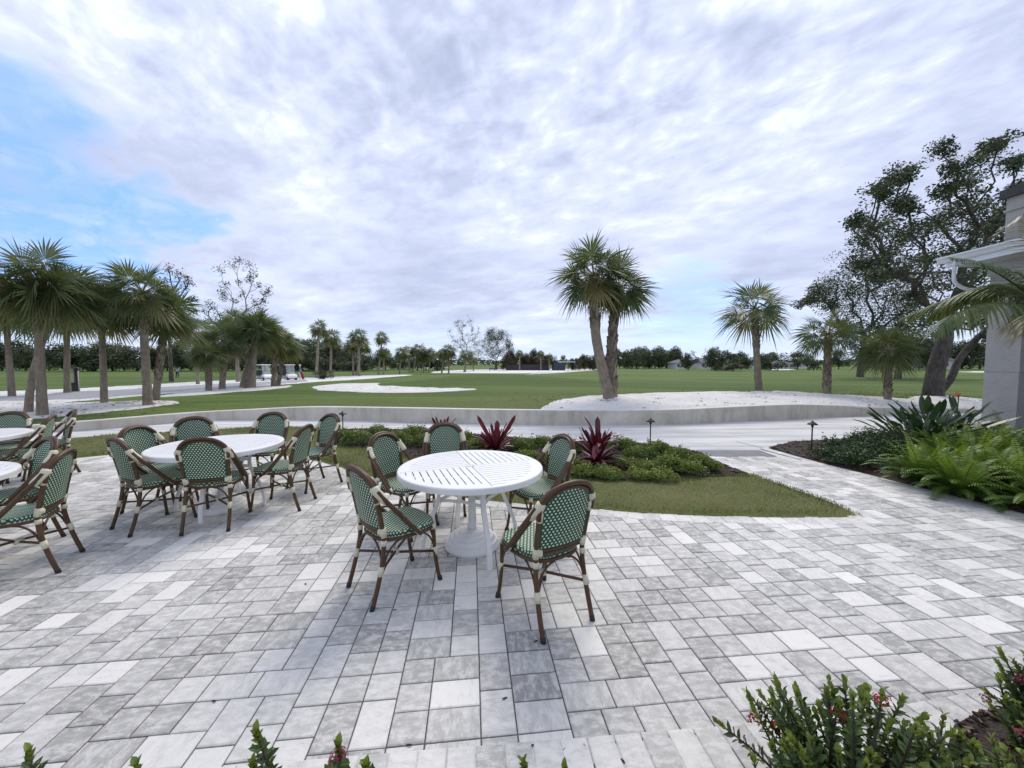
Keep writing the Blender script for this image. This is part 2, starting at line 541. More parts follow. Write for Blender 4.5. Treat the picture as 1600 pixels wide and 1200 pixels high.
def b_bamboo(n):
    p = objc(n)
    f = n.noise(p, 9, 4, 0.6)
    g = n.noise(n.scalevec(p, (70, 70, 8)), 1.0, 3)
    col = n.mix(n.maprange(f, 0.3, 0.7), (0.056, 0.028, 0.012, 1), (0.108, 0.056, 0.026, 1))
    col = n.mix(n.maprange(g, 0.45, 0.7, 0, 0.4), col, (0.12, 0.068, 0.036, 1))
    return pbsdf(n, col, 0.42, g, 0.1, 0.001, spec=0.35)
M_BAMBOO = mat('brown_bamboo_tube', b_bamboo)


def b_bind(n):
    uv = uvc(n)
    sx = n.node('ShaderNodeSeparateXYZ', ins={0: uv}).outputs[1]
    wv = n.math('SINE', n.math('MULTIPLY', sx, 2 * PI / 0.006))
    col = n.mix(n.maprange(wv, -1, 0.2), (0.48, 0.45, 0.29, 1), (0.74, 0.70, 0.52, 1))
    return pbsdf(n, col, 0.5, wv, 0.4, 0.001)
M_BIND = mat('cream_wrap', b_bind)


def b_weave(n):
    uv = uvc(n)
    s_ = n.node('ShaderNodeSeparateXYZ', ins={0: uv})
    U, V = s_.outputs[0], s_.outputs[1]
    pu, pv = 0.0262, 0.0188
    row = n.math('FLOOR', n.math('DIVIDE', V, pv))
    off = n.math('MULTIPLY', n.math('MODULO', n.math('ABSOLUTE', row), 2.0), 0.5)
    fu = n.math('FRACT', n.math('ADD', n.math('DIVIDE', U, pu), off))
    fv = n.math('FRACT', n.math('DIVIDE', V, pv))
    du = n.math('ABSOLUTE', n.math('SUBTRACT', fu, 0.5))
    dv = n.math('ABSOLUTE', n.math('SUBTRACT', fv, 0.5))
    m_ = n.math('MULTIPLY', n.maprange(du, 0.24, 0.19), n.maprange(dv, 0.30, 0.24))
    nz = n.noise(uv, 220, 2)
    gr = n.mix(nz, (0.006, 0.078, 0.036, 1), (0.015, 0.135, 0.066, 1))
    ln = n.maprange(n.math('ABSOLUTE', n.math('SUBTRACT', n.math('FRACT', n.math('ADD', n.math('DIVIDE', U, pu / 2), 0.5)), 0.5)), 0.30, 0.5, 0, 0.8)
    gr = n.mix(ln, gr, (0.002, 0.018, 0.009, 1))
    col = n.mix(m_, gr, (0.72, 0.70, 0.58, 1))
    h = n.math('ADD', n.math('MULTIPLY', m_, 1.0), n.math('MULTIPLY', ln, -0.6))
    return pbsdf(n, col, 0.55, h, 0.3, 0.002, spec=0.3)
M_WEAVE = mat('green_cream_weave', b_weave)
M_GREENEDGE = m_simple('green_binding', (0.006, 0.048, 0.022), (0.010, 0.075, 0.036), 60, 0.4)
M_WHITE = m_simple('white_powder_coat', (0.76, 0.75, 0.73), (0.82, 0.81, 0.79), 3, 0.38, 0.05, 200)
M_WHITE2 = m_simple('white_cast_resin', (0.68, 0.67, 0.65), (0.77, 0.76, 0.74), 6, 0.5, 0.1, 90)
M_RUBBER = m_simple('black_rubber', (0.015, 0.015, 0.016), (0.03, 0.03, 0.03), 20, 0.8)
M_BRONZE = m_simple('bronze_metal', (0.030, 0.024, 0.020), (0.06, 0.05, 0.042), 20, 0.45, metal=0.3)
M_STUCCO = m_simple('gray_stucco', (0.36, 0.35, 0.33), (0.43, 0.42, 0.40), 2.5, 0.9, 0.9, 26, spec=0.2, bdist=0.02)
M_SOFFIT = m_simple('gray_soffit', (0.42, 0.44, 0.46), (0.48, 0.50, 0.51), 2, 0.7)
M_GUTTER = m_simple('white_gutter', (0.70, 0.75, 0.80), (0.78, 0.81, 0.84), 2, 0.35)
M_DARK = m_simple('dark_trim', (0.03, 0.028, 0.03), (0.05, 0.047, 0.05), 5, 0.6)
M_GLASS = m_simple('dark_glass', (0.02, 0.025, 0.03), (0.04, 0.045, 0.05), 2, 0.08, spec=0.8)
M_STRIP = m_simple('gray_band_paver', (0.16, 0.165, 0.18), (0.21, 0.215, 0.23), 8, 0.85, 0.3, 80)
M_BLACK = m_simple('black_plastic', (0.012, 0.012, 0.013), (0.02, 0.02, 0.022), 6, 0.4)
M_CARTW = m_simple('cart_white', (0.72, 0.72, 0.70), (0.80, 0.80, 0.78), 3, 0.3)
M_CARTD = m_simple('cart_dark', (0.015, 0.018, 0.03), (0.03, 0.035, 0.05), 3, 0.35)
M_SKIN = m_simple('skin', (0.45, 0.26, 0.18), (0.52, 0.31, 0.22), 10, 0.6)
M_BLUE = m_simple('blue_cloth', (0.02, 0.07, 0.26), (0.03, 0.09, 0.34), 10, 0.8)
M_KHAKI = m_simple('pale_cloth', (0.50, 0.45, 0.38), (0.60, 0.55, 0.47), 10, 0.8)
M_GREYC = m_simple('grey_cloth', (0.22, 0.22, 0.23), (0.30, 0.30, 0.31), 10, 0.8)
M_DKC = m_simple('dark_cloth', (0.02, 0.02, 0.022), (0.035, 0.035, 0.04), 10, 0.8)
M_REDC = m_simple('red_bag_cloth', (0.20, 0.012, 0.018), (0.28, 0.02, 0.03), 10, 0.7)
M_HOUSEW = m_simple('house_wall', (0.50, 0.47, 0.42), (0.60, 0.57, 0.52), 1, 0.9)
M_HOUSEG = m_simple('house_wall_white', (0.62, 0.63, 0.64), (0.72, 0.72, 0.72), 1, 0.9)
M_ROOFG = m_simple('roof_gray', (0.11, 0.11, 0.12), (0.17, 0.17, 0.18), 3, 0.9)
M_ROOFB = m_simple('roof_tan', (0.22, 0.19, 0.16), (0.30, 0.27, 0.23), 3, 0.9)
M_ROOFW = m_simple('roof_white', (0.62, 0.66, 0.68), (0.72, 0.75, 0.77), 3, 0.6)
M_NAVY = m_simple('dark_blue_panel', (0.035, 0.045, 0.065), (0.05, 0.06, 0.08), 1, 0.7)
M_YEL = m_simple('yellow_flag', (0.6, 0.5, 0.08), (0.7, 0.6, 0.1), 5, 0.7)

# ------------------------------------------------------------------ wall line and terrain
WALLPX = [(-260, 700, 689), (-100, 690, 678), (30, 680, 666.5), (105, 674, 660), (160, 671, 656), (250, 663, 648.5), (320, 657.5, 643.5), (400, 656.5, 639.5),
          (480, 656, 636), (560, 657.5, 636.5), (662, 660, 638), (770, 663, 640), (880, 665, 641), (960, 664.5, 641), (1050, 663, 640), (1150, 659, 635.5),
          (1240, 655, 632), (1320, 651, 634), (1385, 649, 637), (1480, 646, 638), (1620, 642, 638)]
wl = []
for (x_, yb, yt) in WALLPX:
    g = G(x_, yb)
    # height from top pixel at same depth
    top = AT(x_, yt, g.y)
    wl.append((g.x, g.y, max(0.05, top.z)))
wl = [tuple(v) for v in smooth_curve([(a, b, c) for a, b, c in wl], 8)]
wl = [(-30.0, 3.0, 0.08)] + wl
last = wl[-1]
wl.append((last[0] + 8, last[1] - 0.5, 0.04))
wl_az = [math.atan2(a, b) for a, b, c in wl]


def wall_at(az):
    if az <= wl_az[0]: return math.hypot(wl[0][0], wl[0][1]), wl[0][2]
    if az >= wl_az[-1]: return math.hypot(last[0] + 8, last[1] - 0.5), 0.04
    for i in range(len(wl_az) - 1):
        if wl_az[i] <= az <= wl_az[i + 1]:
            t = (az - wl_az[i]) / max(1e-9, wl_az[i + 1] - wl_az[i])
            a = Vector(wl[i]).lerp(Vector(wl[i + 1]), t)
            return math.hypot(a.x, a.y), a.z
    return 12, 0.2


def sstep(t):
    t = max(0.0, min(1.0, t)); return t * t * (3 - 2 * t)


MOUND = (-1.7, 23.5)


def H(x, y):
    r = math.hypot(x, y)
    rw, zw = wall_at(math.atan2(x, y))
    k = sstep((r - rw - 0.2) / 6.0)
    z = (zw - 0.03) * (1 - k) + 0.36 * k
    # raised green with its shoulder on the left
    dx, dy = (x - MOUND[0]) / (4.3 if x < MOUND[0] else 7.5), (y - MOUND[1]) / 3.6
    z += 0.62 * math.exp(-(dx * dx + dy * dy))
    z -= 0.86 * sstep((r - 19) / 42.0)
    # low swell in the sand bed on the right
    z += 0.10 * math.exp(-(((x - 14) / 5) ** 2 + ((y - 15) / 2.0) ** 2))
    z += 0.12 * k * (mnoise.noise(Vector((x * 0.09, y * 0.09, 0))) ) * sstep((45 - r) / 30)
    return z


def GT(px, py):
    z = 0.36
    for _ in range(80):
        g = G(px, py, z)
        z = z * 0.6 + 0.4 * H(g.x, g.y)
    g = G(px, py, z)
    return Vector((g.x, g.y, H(g.x, g.y)))


# base ground disc
mb = MB()
N = 64
mb.v.append((0, 0, -0.72))
for k in range(N):
    a = 2 * PI * k / N
    mb.v.append((4000 * math.cos(a), 4000 * math.sin(a), -0.72))
for k in range(N): mb.face((0, 1 + k, 1 + (k + 1) % N))
tag(mb.build('ground', M_GOLF), kind='structure')

# golf course terrain, polar sheet behind the wall
mb = MB()
azs = []
a = -88.0
while a <= 88.01:
    azs.append(R(a)); a += 0.8
radd = [0.06]
while radd[-1] < 3600: radd.append(radd[-1] + max(0.22, radd[-1] * 0.05))
for az in azs:
    rw, zw = wall_at(az)
    for d_ in radd:
        r_ = rw + d_
        x_, y_ = r_ * math.sin(az), r_ * math.cos(az)
        mb.v.append((x_, y_, H(x_, y_)))
nr = len(radd)
for i in range(len(azs) - 1):
    for j in range(nr - 1):
        mb.face((i * nr + j, (i + 1) * nr + j, (i + 1) * nr + j + 1, i * nr + j + 1))
tag(mb.build('golf_course_ground', M_GOLF, smooth=True), kind='structure')


def poly_sheet(name, poly, zf, m, step=0.25, lift=0.0, edge_drop=0.0, bump=0.0, kind='structure', parent=None, uvz=False, maxcells=60000):
    """grid-filled polygon: interior grid clipped cell by cell, with boundary snapped"""
    xs = [p[0] for p in poly]; ys = [p[1] for p in poly]
    import bmesh
    bm = bmesh.new()
    vs = [bm.verts.new((p[0], p[1], 0)) for p in poly]
    f = bm.faces.new(vs)
    x0, x1, y0, y1 = min(xs), max(xs), min(ys), max(ys)
    step = max(step, math.sqrt((x1 - x0) * (y1 - y0) / maxcells))
    nx = int((x1 - x0) / step); ny = int((y1 - y0) / step)
    for i in range(1, nx + 1):
        geom = bm.verts[:] + bm.edges[:] + bm.faces[:]
        bmesh.ops.bisect_plane(bm, geom=geom, plane_co=(x0 + i * step, 0, 0), plane_no=(1, 0, 0))
    for i in range(1, ny + 1):
        geom = bm.verts[:] + bm.edges[:] + bm.faces[:]
        bmesh.ops.bisect_plane(bm, geom=geom, plane_co=(0, y0 + i * step, 0), plane_no=(0, 1, 0))
    for v in bm.verts:
        z = zf(v.co.x, v.co.y)
        if edge_drop or bump:
            e = edge_dist(v.co.x, v.co.y, poly)
            k = sstep(e / 0.12) if edge_drop else 1
            z += edge_drop * k + bump * sstep(e / 0.6) * (0.6 + mnoise.noise(Vector((v.co.x * 1.5, v.co.y * 1.5, 3))))
        v.co.z = z + lift
    if f.is_valid and f.normal.z < 0: pass
    bmesh.ops.recalc_face_normals(bm, faces=bm.faces[:])
    if sum(q.normal.z for q in bm.faces) < 0: bmesh.ops.reverse_faces(bm, faces=bm.faces[:])
    me = bpy.data.meshes.new(name); bm.to_mesh(me); bm.free()
    me.materials.append(m)
    me.polygons.foreach_set('use_smooth', [True] * len(me.polygons))
    o = obj(name, me, parent)
    if kind: tag(o, kind=kind)
    return o


def pxpoly(pts, f=G, per=5, closed=True):
    return [tuple(v) for v in smooth_curve([f(*p) for p in pts], per, closed)]


# wall
def b_chunk(i0, i1):
    m_ = MB()
    sec = []
    for i in range(i0, i1 + 1):
        x_, y_, z_ = wl[i]
        p = Vector((x_, y_, 0))
        t = Vector(wl[min(i + 1, len(wl) - 1)]) - Vector(wl[max(i - 1, 0)]); t.z = 0; t.normalize()
        nrm = Vector((-t.y, t.x, 0))
        if nrm.dot(p) < 0: nrm = -nrm
        wd = 0.22
        sec.append([p + Vector((0, 0, -0.09)), p + Vector((0, 0, z_ - 0.015)), p + nrm * 0.015 + Vector((0, 0, z_)),
                    p + nrm * (wd - 0.015) + Vector((0, 0, z_)), p + nrm * wd + Vector((0, 0, z_ - 0.015)), p + nrm * wd + Vector((0, 0, -0.09))])
    for s_ in sec:
        m_.v += [tuple(q) for q in s_]
    for i in range(len(sec) - 1):
        for k in range(5):
            m_.face((i * 6 + k, i * 6 + 6 + k, i * 6 + 7 + k, i * 6 + 1 + k))
    m_.face(range(6)); m_.face([(len(sec) - 1) * 6 + k for k in range(6)][::-1])
    return m_
wt = thing('retaining_wall', 'long low curved concrete retaining wall between the cart path and the golf course', 'wall')
joints = [1]
L = 0
for i in range(2, len(wl) - 1):
    L += (Vector(wl[i]) - Vector(wl[i - 1])).length
    if L > 2.9: joints.append(i); L = 0
joints.append(len(wl) - 2)
for a_, b_ in zip(joints[:-1], joints[1:]):
    o = b_chunk(a_, b_).build('wall_section', M_WALL, wt, True)
    mo = o.data
    mo.polygons.foreach_set('use_smooth', [False] * len(mo.polygons))

# cart path (large base sheet at z=0 under wall foot, beds and pavers)
pth = [(q[0], q[1] + 0.05) for q in wl[1:-1]]
pth = pth + [(24, 6), (24, -4), (-24, -4)]
pth = [(-24, 5)] + pth
poly_sheet('cart_path', pth, lambda x, y: 0.0, M_PATH, step=1.0, lift=0.0)
# joints scored in the path
for (a_, b_) in (((905, 667), (915, 690)), ((1150, 690), (1212, 705)), ((430, 659), (395, 667))):
    A, B = G(*a_), G(*b_)
    t = (B - A).normalized(); nn = Vector((-t.y, t.x, 0)) * 0.009
    mb = MB(); mb.quad(A - nn + Vector((0, 0, .004)), A + nn + Vector((0, 0, .004)), B + nn + Vector((0, 0, .004)), B - nn + Vector((0, 0, .004)))
    tag(mb.build('path_joint', M_STRIP), kind='structure')

# ------------------------------------------------------------------ patio pavers
LAWN_LOW = [(-140, 742), (0, 728), (100, 719), (190, 711), (300, 706), (400, 708), (475, 718), (532, 732), (565, 742), (640, 763), (720, 779), (810, 789), (907, 796), (1005, 804),
            (1120, 809), (1240, 811), (1350, 810)]
LAWN_RIGHT = [(1350, 810), (1300, 787), (1240, 765), (1175, 743)]
lawn_low = [tuple(v) for v in smooth_curve([G(*p) for p in LAWN_LOW], 6)]
lawn_right = [tuple(v) for v in smooth_curve([G(*p) for p in LAWN_RIGHT], 6)]
bed_r = [G(1175, 743), G(1140, 730), G(1112, 717), G(1086, 706)]
LAWN_TOP = [(1175, 744), (1102, 747), (1040, 750), (980, 753), (890, 748), (850, 742), (760, 733), (700, 727), (630, 715), (575, 704), (525, 696), (512, 686), (517, 671.5), (480, 669), (400, 669), (320, 674), (160, 682), (100, 687), (0, 694), (-140, 706)]
lawn_top = [tuple(v) for v in smooth_curve([G(*p) for p in LAWN_TOP], 5)]
lawn_poly = lawn_low + lawn_right[1:] + lawn_top[1:]
walk_edge = [G(1196, 701.5), G(1300, 729), G(1400, 754), G(1500, 779.5), G(1600, 805), G(1760, 846)]
bed_right_low = [tuple(v) for v in walk_edge]

patio_poly = [tuple(q) for q in lawn_low] + [tuple(q) for q in lawn_right[1:]] + [tuple(q) for q in bed_r[1:]]
pa = [(-16, 0.2)] + [(-16, 6.6)] + patio_poly
pa += [tuple(G(1212, 714.5))] + [tuple(v) for v in walk_edge[1:]] + [(9.5, 1.5), (9.5, 0.2)]
# bottom border line of the terrace (foreground bed edge)
bl = [(-16, 0.1), (-6, 0.98), (-2.3, 1.33), (-0.68, 1.47), (0.91, 1.60), (1.78, 1.70), (2.37, 1.80), (3.4, 1.98), (5, 2.3), (9.5, 3.2)]


def bl_y(x):
    for i in range(len(bl) - 1):
        if bl[i][0] <= x <= bl[i + 1][0]:
            t = (x - bl[i][0]) / (bl[i + 1][0] - bl[i][0]); return bl[i][1] + t * (bl[i + 1][1] - bl[i][1])
    return bl[-1][1]


U = 0.0785
NT_ = 36


def torus_tiling(n, seed):
    r = random.Random(seed)
    grid = [[-1] * n for _ in range(n)]
    stack = []
    tiles = []
    opts0 = [(3, 2), (2, 3), (3, 2), (2, 2), (2, 3)]

    def first():
        for j in range(n):
            for i in range(n):
                if grid[j][i] < 0: return i, j
        return None
    steps = 0
    p = first()
    def shuffled():
        o = opts0[:]; r.shuffle(o)
        u = []
        for q in o:
            if q not in u: u.append(q)
        return u
    stack.append((p, shuffled(), None))
    while stack and steps < 400000:
        steps += 1
        p, opts, placed = stack[-1]
        if placed is not None:
            (w_, h_) = placed
            for dj in range(h_):
                for di in range(w_): grid[(p[1] + dj) % n][(p[0] + di) % n] = -1
            tiles.pop()
            stack[-1] = (p, opts, None)
        ok = False
        while opts:
            w_, h_ = opts.pop()
            cells = [((p[0] + di) % n, (p[1] + dj) % n) for dj in range(h_) for di in range(w_)]
            if all(grid[b][a] < 0 for a, b in cells):
                # avoid leaving a single-width gap to the right
                for a, b in cells: grid[b][a] = 1
                rx = (p[0] + w_) % n
                if grid[p[1]][rx] < 0 and grid[p[1]][(rx + 1) % n] >= 0:
                    for a, b in cells: grid[b][a] = -1
                    continue
                tiles.append((p[0], p[1], w_, h_))
                stack[-1] = (p, opts, (w_, h_))
                ok = True
                break
        if not ok:
            stack.pop(); continue
        q = first()
        if q is None: return tiles
        stack.append((q, shuffled(), None))
    return tiles


TIL = torus_tiling(NT_, 6)
ROT = R(6.0)
cr, sr = math.cos(ROT), math.sin(ROT)


def paver(mb, cx, cy, w_, h_, ang, t, ztop, r, long_x):
    g = 0.0032
    dz = r.uniform(-0.0012, 0.0012)
    tx, ty = r.uniform(-0.0035, 0.0035), r.uniform(-0.0035, 0.0035)
    ang = ang + r.uniform(-0.004, 0.004)
    ca, sa = math.cos(ang), math.sin(ang)
    b = len(mb.v)
    bev = 0.005
    ou, ov = r.uniform(0, 50), r.uniform(0, 50)
    uvs = []
    for (ex, ez) in ((0, -0.010), (0, -0.003), (bev, 0)):
        for sx_, sy_ in ((-1, -1), (1, -1), (1, 1), (-1, 1)):
            lx = sx_ * (w_ / 2 - g - ex); ly = sy_ * (h_ / 2 - g - ex)
            mb.v.append((cx + lx * ca - ly * sa, cy + lx * sa + ly * ca, ztop + ez + dz + lx * tx + ly * ty))
            uvs.append((ou + lx, ov + ly) if not long_x else (ou + ly, ov + lx))
    for k in range(2):
        for e in range(4):
            f_ = (e, (e + 1) % 4)
            ids = (k * 4 + f_[0], k * 4 + f_[1], k * 4 + 4 + f_[1], k * 4 + 4 + f_[0])
            mb.face([b + q for q in ids], t, [uvs[q] for q in ids])
    ids = (8, 9, 10, 11)
    mb.face([b + q for q in ids], t, [uvs[q] for q in ids])


pr = random.Random(11)
mb = MB()


def paver_tint():
    q = pr.random()
    if q < 0.14: return pr.uniform(0.0, 0.2)
    if q < 0.55: return pr.uniform(0.2, 0.55)
    if q < 0.88: return pr.uniform(0.5, 0.85)
    return pr.uniform(0.85, 1.0)


S_ = NT_ * U
for bi in range(-8, 6):
    for bj in range(-2, 4):
        for (i, j, w_, h_) in TIL:
            lx = bi * S_ + (i + w_ / 2) * U; ly = bj * S_ + (j + h_ / 2) * U
            x_ = lx * cr - ly * sr; y_ = lx * sr + ly * cr + 0.3
            if x_ < -15 or x_ > 9.4 or y_ < 0.9 or y_ > 9: continue
            if y_ < bl_y(x_) - 0.17: continue
            if not inside(x_, y_, pa):
                if edge_dist(x_, y_, pa) > 0.09: continue
            # keep off pieces hidden under the lawn
            paver(mb, x_, y_, w_ * U, h_ * U, ROT, paver_tint(), 0.014, pr, w_ > h_)
tag(mb.build('terrace_pavers', M_PAVER), kind='structure')


def border(line, width, side, ztop, name, tile=0.155, tfun=None):
    m_ = MB()
    pts = [Vector((p[0], p[1], 0)) for p in line]
    # resample
    acc = 0; res = []
    for a, b in zip(pts[:-1], pts[1:]):
        l = (b - a).length
        while acc <= l:
            p = a + (b - a) * (acc / l); d = (b - a).normalized()
            res.append((p, d)); acc += tile
        acc -= l
    for p, d in res:
        nn = Vector((-d.y, d.x, 0)) * side
        c = p + nn * width / 2 + d * tile / 2
        paver(m_, c.x, c.y, tile, width, math.atan2(d.y, d.x), (tfun or paver_tint)(), ztop, pr, False)
    return tag(m_.build(name, M_PAVER), kind='structure')


light = lambda: pr.uniform(0.5, 0.95)
border(lawn_low, 0.17, -1, 0.0165, 'lawn_edge_pavers', tfun=light)
border(lawn_right, 0.12, -1 if False else -1, 0.0175, 'lawn_side_pavers', tfun=light)
border([bed_r[0], bed_r[1], bed_r[2], bed_r[3]], 0.12, -1, 0.0178, 'bed_side_pavers', tfun=light)
border(bed_right_low, 0.13, -1, 0.0172, 'walk_edge_pavers', tfun=light)
border(bl, 0.235, -1, 0.0195, 'terrace_edge_pavers', tile=0.117, tfun=lambda: pr.uniform(0.3, 0.85))
# joint sand bed under the pavers
jp = [p for p in pa]
jp[0] = (-16, -1.0); jp[-1] = (9.5, -1.0)
poly_sheet('joint_sand', [(p[0], p[1]) for p in jp], lambda x, y: 0.0065, M_JOINT, step=2.0)
# dark band across the walkway
q = [G(1086, 705), G(1186, 705), G(1214, 714.5), G(1110, 714.5)]
mb = MB(); mb.prism([(p.x, p.y) for p in q][::-1], 0.001, 0.019)
tag(mb.build('walkway_band', M_STRIP), kind='structure')

# lawn strip between the terrace and the bed
poly_sheet('lawn', lawn_poly, lambda x, y: 0.012, M_LAWN, step=0.22, edge_drop=0.030, bump=0.008)


def scatter_in(poly, n, r, margin=0.0):
    xs = [p[0] for p in poly]; ys = [p[1] for p in poly]
    out = []
    while len(out) < n:
        x_, y_ = r.uniform(min(xs), max(xs)), r.uniform(min(ys), max(ys))
        if inside(x_, y_, poly): out.append((x_, y_))
    return out


gr = random.Random(3)
mb = MB()
xs_near = [p for p in scatter_in(lawn_poly, 95000, gr)]
for (x_, y_) in xs_near:
    if x_ < -9 or (x_ < -4 and gr.random() < 0.5): continue
    hgt = gr.uniform(0.016, 0.042); a = gr.uniform(0, 2 * PI); wd = gr.uniform(0.002, 0.0042) * (1.0 + max(0, y_ - 4) * 0.3)
    lean = gr.uniform(0, 0.022); b_ = gr.uniform(0, 2 * PI)
    t = 0.45 + 0.5 * mnoise.noise(Vector((x_ * 1.3, y_ * 1.3, 0))) + gr.uniform(-0.3, 0.4)
    z0 = 0.030
    mb.tri((x_ - wd * math.cos(a), y_ - wd * math.sin(a), z0), (x_ + wd * math.cos(a), y_ + wd * math.sin(a), z0),
           (x_ + lean * math.cos(b_), y_ + lean * math.sin(b_), z0 + hgt), min(1, max(0, t)))
tag(mb.build('lawn_grass', M_BLADE), 'short olive green grass of the lawn strip beside the terrace', 'grass', kind='stuff')

# mulch beds
BED_A = [(1172, 744), (1102, 746), (1040, 749), (980, 752), (890, 747), (850, 741), (760, 732), (700, 726), (630, 714), (575, 703), (527, 695), (514, 686), (518, 672.5),
         (600, 671), (700, 676), (780, 682), (840, 687), (905, 690), (1000, 693.5), (1084, 705.5), (1112, 718), (1140, 731)]
bedA = [tuple(v) for v in smooth_curve([G(*p) for p in BED_A], 3, True)]
bedA_z = lambda x, y: 0.02 + 0.07 * sstep(edge_dist(x, y, bedA) / 0.7)
poly_sheet('mulch_bed', bedA, lambda x, y: 0.0195, M_MULCH, step=0.2, edge_drop=0.0, bump=0.085)
BED_B = [G(1200, 700), G(1240, 691), G(1310, 687), G(1400, 681), G(1500, 676), G(1620, 671), (14, 9.5, 0), (16, 4, 0), (9.6, 3.4, 0)] + [q for q in walk_edge[::-1]][:-1]
bedB = [(p[0], p[1]) for p in BED_B]
poly_sheet('mulch_bed_right', bedB, lambda x, y: 0.0195, M_MULCH, step=0.3, bump=0.09)
blo = [(p[0], p[1] - 0.232) for p in bl]
bedC = [(p[0], p[1]) for p in blo] + [(9.5, -2), (-16, -2)]
bedC = bedC[:-3] + [(9.5, 2.9), (9.5, -2), (-16, -2)]
poly_sheet('mulch_bed_front', bedC, lambda x, y: 0.0192, M_MULCH, step=0.4, bump=0.03)
# mulch corner where the terrace ends on the right
CORN = [G(1478, 1180), G(1490, 1140), G(1530, 1118), G(1600, 1108), (4.6, 2.3, 0), (4.6, 0.9, 0), G(1440, 1215)]
bedD = [(p[0], p[1]) for p in CORN]
poly_sheet('mulch_corner', bedD, lambda x, y: 0.021, M_MULCH, step=0.2, bump=0.03)


def chips(poly, n, zf, size, label):
    m_ = MB(); r = random.Random(n)
    for (x_, y_) in scatter_in(poly, n, r):
        l = r.uniform(0.5, 1.6) * size; w_ = l * r.uniform(0.2, 0.5)
        M = Matrix.Rotation(r.uniform(0, PI), 4, 'Z') @ Matrix.Rotation(r.uniform(-0.5, 0.5), 4, 'X') @ Matrix.Rotation(r.uniform(-0.4, 0.4), 4, 'Y')
        m_.box((x_, y_, zf(x_, y_) + r.uniform(0.0, 0.015)), (l, w_, 0.005), mat=M, t=r.random() ** 1.5)
    tag(m_.build('mulch_chips', M_CHIP), label, 'mulch', kind='stuff')


def bzf(poly, bump, base):
    return lambda x, y: base + bump * sstep(edge_dist(x, y, poly) / 0.6) * (0.6 + mnoise.noise(Vector((x * 1.5, y * 1.5, 3))))
zA, zB, zC = bzf(bedA, 0.085, 0.0195), bzf(bedB, 0.09, 0.0195), bzf(bedC, 0.03, 0.0192)
zD = bzf(bedD, 0.03, 0.021)
chips(bedA, 7000, zA, 0.04, 'dark bark chips in the planting bed with the burgundy plants')
chips([p for p in bedB if True], 9000, zB, 0.045, 'dark bark chips around the ferns on the right')
chips([(-2.5, 0.5), (-2.5, 1.05), (-0.7, 1.22), (1.2, 1.36), (2.2, 1.5), (3.2, 1.6), (3.2, 0.5)], 3500, zC, 0.025, 'dark bark chips in the bed along the front edge of the terrace')
chips([q for q in bedD if q[0] < 4.0] + [(3.6, 1.9), (3.4, 1.0)], 1500, zD, 0.022, 'dark bark chips at the corner of the terrace')

# ------------------------------------------------------------------ golf course surfaces
def tsheet(name, pts, m, lift, step=0.5, bump=0.0, per=5):
    p = pxpoly(pts, GT, per)
    c_ = sum((Vector(q) for q in p), Vector()) / len(p)
    p = [tuple(Vector(q) + Vector((mnoise.noise(Vector(q) * 0.9), mnoise.noise(Vector(q) * 0.9 + Vector((9, 9, 9))), 0)) * 0.012 * Vector(q).length + Vector((rnd.uniform(-1, 1), rnd.uniform(-1, 1), 0)) * 0.0022 * Vector(q).length) for q in p]
    return poly_sheet(name, p, H, m, step=step, lift=-0.015, edge_drop=lift + 0.015, bump=bump, maxcells=7000)


tsheet('sand_bed', [(843, 641.5), (858, 629), (885, 622.5), (930, 618), (1000, 615.5), (1100, 613), (1160, 612.5), (1195, 613), (1215, 611.5), (1260, 614.5), (1340, 618), (1380, 620.5), (1420, 621),
                    (1450, 617.5), (1480, 619), (1530, 624), (1640, 629), (1640, 639.5), (1500, 638.6), (1385, 638), (1320, 635.2), (1240, 633.4), (1150, 636.6), (1050, 640.8), (960, 642), (880, 642)], M_SAND, 0.035, 0.35, 0.05)
tsheet('sand_bunker', [(488, 606), (505, 602), (540, 599.5), (590, 599), (598, 602.5), (650, 604.5), (700, 606), (745, 608.5), (700, 612), (640, 614), (580, 613.5), (530, 611.5), (500, 610)], M_SAND, 0.03, 0.4)
tsheet('gravel_strip', [(-160, 664), (-160, 640), (0, 632.5), (100, 629), (200, 626.5), (262, 626.5), (285, 630), (250, 635), (160, 645), (90, 652), (0, 660)], M_SAND, 0.03, 0.4)
tsheet('road', [(-160, 637), (-160, 624), (0, 621), (120, 614), (280, 604.5), (400, 598), (470, 594), (480, 597), (400, 604), (280, 613), (200, 620), (120, 626), (0, 629)], M_ROAD, 0.07, 0.6)
tsheet('gravel_verge', [(-160, 640), (-160, 617), (0, 612), (100, 608.5), (200, 603), (300, 597), (400, 593), (480, 590), (560, 587), (620, 585.6), (645, 586), (600, 590), (540, 594), (480, 598),
                        (400, 605), (280, 614), (120, 628), (0, 633)], M_SAND, 0.035, 0.8)
tsheet('gravel_island', [(230, 621), (300, 612.5), (360, 608), (420, 604.5), (462, 603), (440, 606.5), (380, 612), (300, 618)], M_SAND, 0.05, 0.6)
tsheet('far_sand', [(672, 582.5), (690, 579.5), (760, 577.3), (880, 576.6), (960, 577.2), (900, 579.6), (830, 583), (760, 583.2), (700, 583)], M_SAND, 0.05, 2)
tsheet('far_path', [(815, 585), (860, 582), (930, 577.6), (940, 578), (860, 583.2)], M_PATH, 0.09, 2)
for pts in ([(1200, 577.5), (1225, 576.5), (1240, 577.4), (1222, 578.3)], [(1385, 575), (1410, 574.3), (1425, 575), (1405, 575.8)], [(1500, 581), (1535, 580.2), (1560, 581), (1530, 582.2)],
            [(655, 574.7), (690, 574), (700, 574.6), (680, 575.3)]):
    tsheet('sand_bunker', pts, M_SAND, 0.05, 2)

